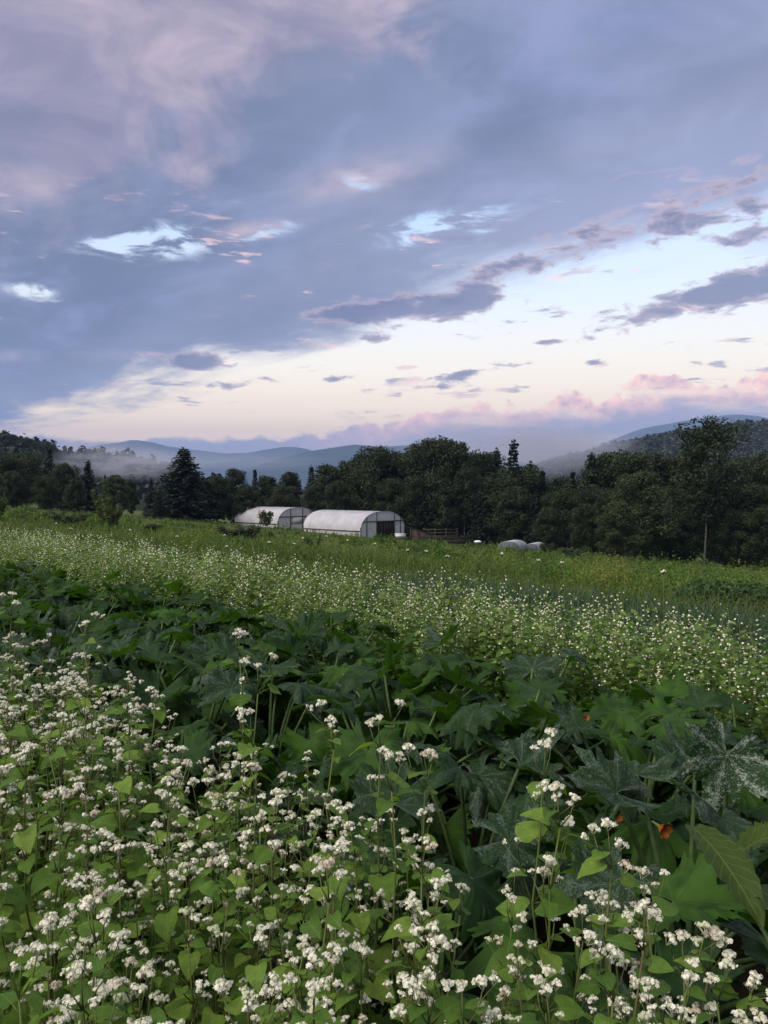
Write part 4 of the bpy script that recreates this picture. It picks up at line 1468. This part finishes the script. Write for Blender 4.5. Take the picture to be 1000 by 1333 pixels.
# ------------------------------------------------------------------ zucchini
def squash_leaf_material(name='squash_leaf', mildew=None):
    m, b = material(name)
    uv = b.n('ShaderNodeUVMap', uv_map='UVMap')
    s = b.n('ShaderNodeSeparateXYZ')
    b.t.links.new(uv.outputs[0], s.inputs[0])
    ang = b.m('ARCTAN2', s.outputs[0], s.outputs[1])
    rad = b.m('SQRT', b.add(b.mul(s.outputs[0], s.outputs[0]), b.mul(s.outputs[1], s.outputs[1])))
    oi = b.n('ShaderNodeObjectInfo')
    geo = b.n('ShaderNodeNewGeometry')
    off = b.vec(b.mul(oi.outputs['Random'], 17.0), b.mul(oi.outputs['Random'], 5.0), 0.0)
    va = b.n('ShaderNodeVectorMath', operation='ADD')
    b.t.links.new(uv.outputs[0], va.inputs[0]); b.t.links.new(off, va.inputs[1])
    n1 = b.noise(b.vec(b.add(b.mul(ang, 2.6), b.mul(oi.outputs['Random'], 17.0)), b.mul(rad, 3.4), 0.0), 2.6, 6, 0.68, 0.5)
    n2 = b.noise(va.outputs[0], 28.0, 4, 0.6)
    n3 = b.noise(va.outputs[0], 2.0, 2, 0.5)
    vein = b.m('ABSOLUTE', b.m('SINE', b.mul(ang, 3.6)))                 # zero along the main veins
    vline = b.smooth(b.mul(vein, b.add(rad, 0.05)), 0.035, 0.010)
    lace = b.smooth(b.sub(b.add(n1, b.mul(b.sub(n2, 0.5), 0.8)), b.mul(vein, 0.16)), 0.34, 0.66)
    amt = b.smooth(b.add(oi.outputs['Random'], b.mul(b.sub(n3, 0.5), 0.8)), 0.35, 1.1, 0.03, 0.62)
    if mildew:
        amt = mildew
    base = b.ramp(oi.outputs['Random'], [(0.0, (0.046, 0.108, 0.010, 1)), (0.35, (0.021, 0.056, 0.010, 1)), (1.0, (0.018, 0.044, 0.014, 1))])
    c = b.mix(b.smooth(n3, 0.35, 0.7, 0.0, 0.6), base, (0.009, 0.022, 0.008, 1))
    c = b.mix(b.mul(lace, amt), c, (0.27, 0.31, 0.27, 1) if mildew else (0.17, 0.215, 0.18, 1))
    c = b.mix(b.mul(vline, 0.45), c, (0.09, 0.13, 0.06, 1))
    c = b.mix(b.mul(geo.outputs['Backfacing'], 0.8), c, b.mix(b.mul(vline, 0.6), (0.040, 0.085, 0.014, 1), (0.10, 0.15, 0.04, 1)))
    hgt = b.sub(b.mul(n2, 0.5), b.mul(vline, 0.6))
    sh = principled(b, c, 0.6, 0.14, hgt, 0.5)
    t = b.n('ShaderNodeBsdfTranslucent')
    b.put(t.inputs['Color'], b.mix(1.0, c, (1.5, 1.9, 0.5, 1), 'MULTIPLY'))
    return finish(m, b, mixshader(b, 0.28, sh, t.outputs[0]))


M_sq = squash_leaf_material()
M_petiole = plain_material('petiole', (0.045, 0.085, 0.022), (0.080, 0.125, 0.040), 30, 0.6, 0.25)
M_orange = plain_material('squash_blossom', (0.14, 0.035, 0.005), (0.32, 0.10, 0.012), 12, 0.6, 0.2)
M_mildew = squash_leaf_material('mildewed_leaf', 1.0)
M_strap = veined_leaf('folded_leaf', (0.040, 0.075, 0.014), (0.060, 0.100, 0.020), (0.075, 0.115, 0.026))


def squash_blade(seed, deep=0.5):
    """lobed, toothed blade; stalk joins at origin, main lobe along +Y; unit = about half the width"""
    r = np.random.default_rng(seed)
    NA, NR = 110, 6
    th = np.linspace(-2.72, 2.72, NA)
    lobes = [(0.0, 1.15, 0.26), (0.34, 0.90, 0.16), (-0.34, 0.90, 0.16), (0.88, 1.02, 0.24), (-0.88, 1.02, 0.24), (1.24, 0.80, 0.16), (-1.24, 0.80, 0.16), (1.74, 0.86, 0.24), (-1.74, 0.86, 0.24), (2.45, 0.66, 0.26), (-2.45, 0.66, 0.26)]
    rr = np.full(NA, 0.0)
    for c, a, wd in lobes:
        c2, a2 = c + r.normal(0, 0.06), a * r.uniform(0.88, 1.1)
        rr = np.maximum(rr, a2 * np.exp(-(np.abs(th - c2) / (wd * (2.05 - deep * 0.5))) ** 1.8))
    rr = np.maximum(rr, 0.86 - 0.28 * deep)
    teeth = 1 + 0.13 * (2 * np.abs(((th * 5.2) % 1) - 0.5)) + 0.10 * np.sin(th * 11 + r.uniform(0, 6)) + 0.06 * r.normal(size=NA)
    rr = rr * teeth
    cup = r.uniform(-0.35, 0.35)
    droop = r.uniform(0.3, 1.3)
    vee = r.uniform(0.05, 0.45)
    flop = r.uniform(0.05, 0.40)
    ph = r.uniform(0, 6.28, 3)
    V, U = [(0, 0, 0)], [(0, 0)]
    for k in range(1, NR + 1):
        q = (k / NR)
        for j in range(NA):
            rad = rr[j] * q
            x, y = math.sin(th[j]) * rad, math.cos(th[j]) * rad
            vein = abs(math.sin(th[j] * 3.6 / 1.0))
            z = vee * abs(x) + cup * rad * rad - droop * 0.35 * max(0, y) ** 2 + 0.025 * rad * (0.5 - vein) + 0.11 * math.sin(3.6 * x + ph[0]) * math.sin(2.7 * y + ph[1]) + 0.07 * q * math.sin(6.5 * x + 2.0 * y + ph[2]) * math.cos(5.6 * y + ph[0]) + 0.05 * q * q * math.sin(13 * x - 4 * y + ph[0]) * math.sin(12 * y + ph[1]) - flop * q ** 3 * rad * (0.6 + 0.6 * math.sin(2.2 * th[j] + ph[1]))
            V.append((x, y, z)); U.append((x, y))
    F = []
    for j in range(NA - 1):
        F.append((0, 1 + j + 1, 1 + j))
    for k in range(NR - 1):
        for j in range(NA - 1):
            a = 1 + k * NA + j
            b2 = a + NA
            F += [(a, a + 1, b2 + 1), (a, b2 + 1, b2)]
    return T(V, F, 0, U)


sq_me = [build_mesh('squash_leaf', squash_blade(500 + k, dp), M_sq) for k, dp in enumerate((0.55, 0.4, 0.65, 0.3, 0.5, 0.7, 0.2, 0.6))]


def blossom_template(seed):
    r = np.random.default_rng(seed)
    ts = []
    for i in range(5):
        a = i / 5 * 6.283
        pts = []
        for t in np.linspace(0, 1, 5):
            for sgn in (-1, 0, 1):
                wd = 0.34 * math.sin(math.pi * min(1, 0.12 + 0.86 * t)) * sgn
                rad = 0.15 + 0.55 * t ** 1.5 * r.uniform(0.9, 1.1)
                pts.append((math.cos(a) * rad - math.sin(a) * wd, math.sin(a) * rad + math.cos(a) * wd, 1.1 * t - 0.35 * t ** 3 + r.normal(0, 0.04) + 0.10 * abs(sgn)))
        F = []
        for k in range(4):
            for c in range(2):
                q = k * 3 + c
                F += [(q, q + 1, q + 4), (q, q + 4, q + 3)]
        ts.append(T(pts, F))
    ts.append(tube([(0, 0, -0.8), (0, 0, 0.05)], [0.10, 0.17], 6, 1))
    return join(ts)


blossom_me = [build_mesh('blossom', blossom_template(s), [M_orange, M_petiole]) for s in (1, 2)]


def petiole_mesh(L, bend):
    pts = [(0, bend * t * t * L, L * t * (1 - 0.12 * bend * t)) for t in np.linspace(0, 1, 6)]
    return build_mesh('petiole', tube(pts, np.linspace(0.011, 0.006, 6), 6), M_petiole), pts[-1]


PET = [petiole_mesh(L, b) for L in (0.42, 0.52, 0.62) for b in (0.15, 0.45, 0.85)]


def squash(x, y, scale, seed, label, group, nleaf=None):
    r = random.Random(seed)
    root = link('zucchini_plant', None, loc=(x, y, gz(x, y) - 0.01))
    root.scale = (scale,) * 3
    root.rotation_euler.z = r.uniform(0, 6.28)
    n = nleaf or r.randint(17, 21)
    az = r.uniform(0, 6.28)
    st = tube([(0, 0, 0), (0.03, 0.02, 0.12), (0.05, 0.0, 0.22)], [0.03, 0.028, 0.015], 6)
    link('stem', build_mesh('squash_stem', st, M_petiole), root)
    for i in range(n):
        az += 2.4 + r.uniform(-0.35, 0.35)
        f = i / n                                    # 0 outer and old .. 1 inner and young
        kb = 2 if f < 0.35 else (1 if f < 0.75 else 0)
        kl = r.choice([0, 1, 1]) if f < 0.4 else r.choice([1, 2, 2])
        me, tip = PET[kl * 3 + kb]
        base = Matrix.Rotation(az, 4, 'Z') @ Matrix.Translation((0, 0.03, 0.06 + 0.12 * f)) @ Matrix.Rotation(-R_(34 - 26 * f + r.uniform(-8, 8)), 4, 'X')
        size = r.uniform(0.155, 0.22) * (1.0 - 0.30 * f ** 2)
        pitch = R_(r.uniform(-58, -8) + 62 * f ** 1.3)
        leafm = base @ Matrix.Translation(tip) @ Matrix.Rotation(pitch, 4, 'X') @ Matrix.Rotation(R_(r.uniform(-28, 28)), 4, 'Y') @ Matrix.Scale(size, 4)
        lf = link('leaf', r.choice(sq_me), root, leafm)
        link('petiole', me, lf, leafm.inverted() @ base)
    return root


k = 0
nth = {}
ORD = 'first second third fourth fifth sixth seventh eighth ninth tenth eleventh twelfth thirteenth fourteenth fifteenth sixteenth seventeenth eighteenth nineteenth twentieth'.split()
rows_sq = [1.62, 2.25, 2.88, 3.42]
for ri, nn in enumerate(rows_sq):
    s_hi = {0: 5.4, 1: 7.4, 2: 9.8, 3: 12.0}[ri]
    s = 0.25 if ri == 0 else -0.35 + 0.25 * (ri % 2)
    while s < s_hi:
        n_ = nn + random.uniform(-0.08, 0.08)
        s_ = s + random.uniform(-0.10, 0.10)
        x, y = row_xy(n_, s_)
        s += random.uniform(0.58, 0.68)
        if x / y > 0.62 or x / y < -0.62:
            continue
        k += 1
        where = ('beside the near flowers', 'one row in from the near flowers', 'one row in from the far strip', 'against the far strip')[ri]
        side = 'right' if x / y > 0.16 else ('left' if x / y < -0.16 else 'middle')
        root = squash(x, y, random.uniform(0.92, 1.10) * (0.95 if ri else 0.86), 900 + k, None, None)
        nth[ri] = nth.get(ri, 0) + 1
        tag(root, 'silvery-leaved zucchini plant %s, %s from the right' % (where, ORD[nth[ri] - 1]), 'plant', 'zucchini plants of the squash bed')
        if random.random() < 0.22:
            bl = link('blossom', random.choice(blossom_me), root, Matrix.Translation((random.uniform(-0.15, 0.15), random.uniform(-0.15, 0.15), 0.22)) @ Matrix.Rotation(random.uniform(0.2, 0.9), 4, 'X') @ Matrix.Scale(0.055, 4))

# the showpiece plant at the right edge: chalky mildewed leaf, orange blossoms
def sight(px, py, d): return Vector(((px - 500) / FPX * d, d, zrow(py, d)))


root = link('zucchini_plant', None, loc=(1.02, 2.40, 0))
inv = Matrix.Translation(root.location).inverted()
mil = build_mesh('mildewed_leaf', squash_blade(512, 0.40), M_mildew)
p0 = sight(950, 985, 2.15)
bl = link('leaf', mil, root, inv @ Matrix.Translation(p0) @ Matrix.Rotation(R_(205), 4, 'Z') @ Matrix.Rotation(R_(-62), 4, 'X') @ Matrix.Rotation(R_(30), 4, 'Y') @ Matrix.Rotation(R_(-35), 4, 'Z') @ Matrix.Scale(0.125, 4))
tag(bl, 'drooping leaf whitened by mildew')
link('petiole', build_mesh('petiole', tube([(0, 0, 0.03), (0.02, 0.05, 0.4), tuple(p0 - root.location)], [0.012, 0.009, 0.006], 6), M_petiole), root)
link('stem', build_mesh('squash_stem', tube([(0, 0, 0), (0, 0.02, 0.2)], [0.03, 0.016], 6), M_petiole), root)
for px, py, d, sc, rx, rz in ((862, 1080, 2.02, 0.032, 1.7, 0.4), (806, 1074, 2.1, 0.020, 1.1, 2.0), (764, 938, 2.6, 0.016, 0.9, 0.2)):
    link('blossom', blossom_me[0], root, inv @ Matrix.Translation(sight(px, py, d)) @ Matrix.Rotation(rz, 4, 'Z') @ Matrix.Rotation(rx, 4, 'X') @ Matrix.Scale(sc, 4))
tag(root, 'zucchini plant with chalky mildewed leaf and orange blossoms at the right', 'plant', 'zucchini plants of the squash bed')

# big folded strap leaf at the right edge
def strap_leaf(a, c, wd, sag):
    a, c = Vector(a), Vector(c)
    ax = (c - a)
    side = ax.cross(Vector((0, -0.5, 1))).normalized()
    nrm = side.cross(ax.normalized())
    V, F, U = [], [], []
    for i in range(15):
        t = i / 14
        wv = wd * (math.sin(math.pi * min(1.0, 0.08 + 0.92 * t)) ** 0.8) * 0.5 + 0.003
        cen = a + ax * t + nrm * (sag * 4 * t * (1 - t))
        for q, f in ((-1, 0.55), (-0.5, 0.2), (0, 0), (0.5, 0.2), (1, 0.55)):
            V.append(tuple(cen + side * wv * q + nrm * (f * wv * 0.7 + 0.006 * math.sin(i * 2.9 + q * 3) * abs(q))))
            U.append((q * 0.42, t * 1.6))
    for i in range(14):
        for j in range(4):
            p = i * 5 + j
            F += [(p, p + 1, p + 6), (p, p + 6, p + 5)]
    return T(V, F, 0, U)


rt = link('dock_plant', None, loc=(0.80, 1.42, 0))
iv = -np.array(rt.location)
for a, c, wd, sg in (((sight(905, 1080, 1.62)), (sight(1000, 1215, 1.38)), 0.075, 0.02), ((sight(985, 1010 + 150, 1.55)), (sight(1060, 1250, 1.3)), 0.08, 0.02), (sight(960, 1130, 1.7), sight(1040, 1090, 1.6), 0.07, 0.02)):
    t = strap_leaf(a, c, wd, sg)
    link('leaf', build_mesh('dock_leaf', t.tf(None, 1, iv), M_strap), rt)
link('stem', build_mesh('dock_stem', tube([(0, 0, 0), (0.05, -0.03, 0.5), tuple(np.array(sight(990, 1200, 1.42)) + iv)], [0.008, 0.006, 0.004], 5), M_petiole), rt)
tag(rt, 'long plain folded green leaf arching at the right edge beside the squash', 'plant')

# ------------------------------------------------------------------ near buckwheat, plant by plant
pts = []
tries = 0
while len(pts) < 281 and tries < 60000:
    tries += 1
    y = random.uniform(0.78, 3.8)
    x = random.uniform(-0.54 * y, 0.54 * y)
    n = (x + y) / math.sqrt(2)
    edge = 1.22 + 0.16 * min(1.0, max(0.0, (y - x) / math.sqrt(2) - 0.6) / 1.5) + 0.07 * math.sin(3.1 * (y - x) + 1.0) + 0.05 * math.sin(8 * (y - x))
    if n > edge or math.hypot(x, y) < 0.80:
        continue
    if any((x - a) ** 2 + (y - b) ** 2 < 0.056 ** 2 for a, b in pts):
        continue
    pts.append((x, y))
for i, (x, y) in enumerate(pts):
    n = (x + y) / math.sqrt(2)
    hgt = random.uniform(0.82, 1.05) + (0.05 if x < -0.7 else 0) - (0.10 if n > 1.1 else 0) - 0.10 * max(0, (0.95 - y))
    buckwheat(x, y, hgt, 'white-flowering buckwheat plant in the dense near patch', 'buckwheat plants of the near patch', 1000 + i)

# single stalks that stand clear against the dark squash leaves
for px, py, d, lab in ((300, 822, 2.25, 'tall thin buckwheat stalk rising highest against the dark squash leaves'),
                       (318, 858, 1.95, 'tall buckwheat stalk with stacked flower heads just below the highest stalk'),
                       (425, 935, 1.75, 'buckwheat stalk standing clear before the middle squash leaves'),
                       (468, 938, 1.65, 'thin reddish-tipped buckwheat stalk right of the clear-standing stalk'),
                       (516, 965, 1.6, 'slim buckwheat stalk with one small flower head before the squash'),
                       (565, 990, 1.5, 'buckwheat stalk with paired heads at the centre patch edge'),
                       (688, 965, 1.45, 'buckwheat stalk with column of heads tallest right of centre'),
                       (705, 1010, 1.4, 'buckwheat stalk close beside the column-headed stalk'),
                       (818, 1052, 1.32, 'buckwheat stalk with heads before the orange blossoms'),
                       (880, 1130, 1.2, 'branching buckwheat stalk below the orange blossoms'),
                       (950, 1240, 1.08, 'small buckwheat sprig low at the right corner'),
                       (915, 1195, 1.14, 'leafy buckwheat stalk between the branching stalk and the folded leaf'),
                       (978, 1285, 1.02, 'leafy buckwheat plant filling the bottom right corner'),
                       (1005, 1240, 1.12, 'buckwheat stalk half cut off by the right edge under the folded leaf'),
                       (925, 1300, 0.98, 'low buckwheat plant with small heads beside the bottom right corner'),
                       (18, 768, 2.9, 'tall lone buckwheat stalk with flat heads at the left edge'),
                       (105, 808, 2.7, 'buckwheat stalk reaching out over the left squash leaves')):
    x, y = at(px, d)
    top = zrow(py, d)
    buckwheat(x, y, max(0.45, top - gz(x, y)), lab, 'buckwheat stalks standing clear', 3000 + px, 0.02)

# ------------------------------------------------------------------ white umbels scattered in the meadow
def umbel_template(seed):
    r = np.random.default_rng(seed)
    ts = [tube([(0, 0, 0), (r.normal(0, 0.02), 0, 0.6), (r.normal(0, 0.03), r.normal(0, 0.03), 0.92)], [0.008, 0.006, 0.004], 4, 0)]
    top = ts[0].V[-2]
    heads = []
    for i in range(26):
        a, rr = r.uniform(0, 6.28), 0.045 * math.sqrt(r.uniform())
        p = top + [math.cos(a) * rr, math.sin(a) * rr, 0.05 - 9.0 * rr * rr]
        ts.append(tube([top, p], [0.002, 0.0015], 3, 0))
        heads.append(p)
    h = scatter_leaves(np.array(heads), np.tile([0, 0, 1.5], (26, 1)), 0.020, 0, r.uniform(0, 0.6, 26), 1.0)
    return join(ts), h


UM = []
for s in (1, 2, 3):
    a, h = umbel_template(s)
    UM.append((build_mesh('umbel_stem', a, M_bwstem), build_mesh('umbel_head', h, M_petal)))
for px, d, lab in ((62, 17, 'left meadow edge'), (72, 19, 'left meadow edge'), (92, 16, 'left meadow edge'), (118, 16, 'left meadow edge'), (170, 15, 'left meadow edge'), (293, 14, 'below the farther tunnel'), (296, 13, 'below the farther tunnel'),
                   (347, 13, 'below the farther tunnel'), (382, 13.5, 'below the nearer tunnel'), (395, 14.5, 'below the nearer tunnel'), (452, 13, 'below the nearer tunnel'), (488, 13, 'below the nearer tunnel'), (531, 12, 'in front of the flatbed'), (556, 12.5, 'in front of the flatbed'),
                   (586, 11, 'in front of the flatbed'), (658, 9.5, 'above the leek bed'), (700, 9, 'above the leek bed'), (737, 8.8, 'above the leek bed'), (865, 8, 'above the leek bed'), (230, 15, 'left meadow edge'), (425, 14, 'below the nearer tunnel')):
    x, y = at(px, d)
    k = random.randint(0, 2)
    sc_ = random.uniform(0.45, 0.7)
    root = link('wild_carrot', None, loc=(x, y, gz(x, y)))
    root.scale = (sc_, sc_, random.uniform(0.75, 0.95))
    root.rotation_euler.z = random.uniform(0, 6.28)
    link('stem', UM[k][0], root); link('flower_head', UM[k][1], root)
    tag(root, 'tall white umbel flower above the weeds, ' + lab, 'flower', 'white umbels ' + lab)
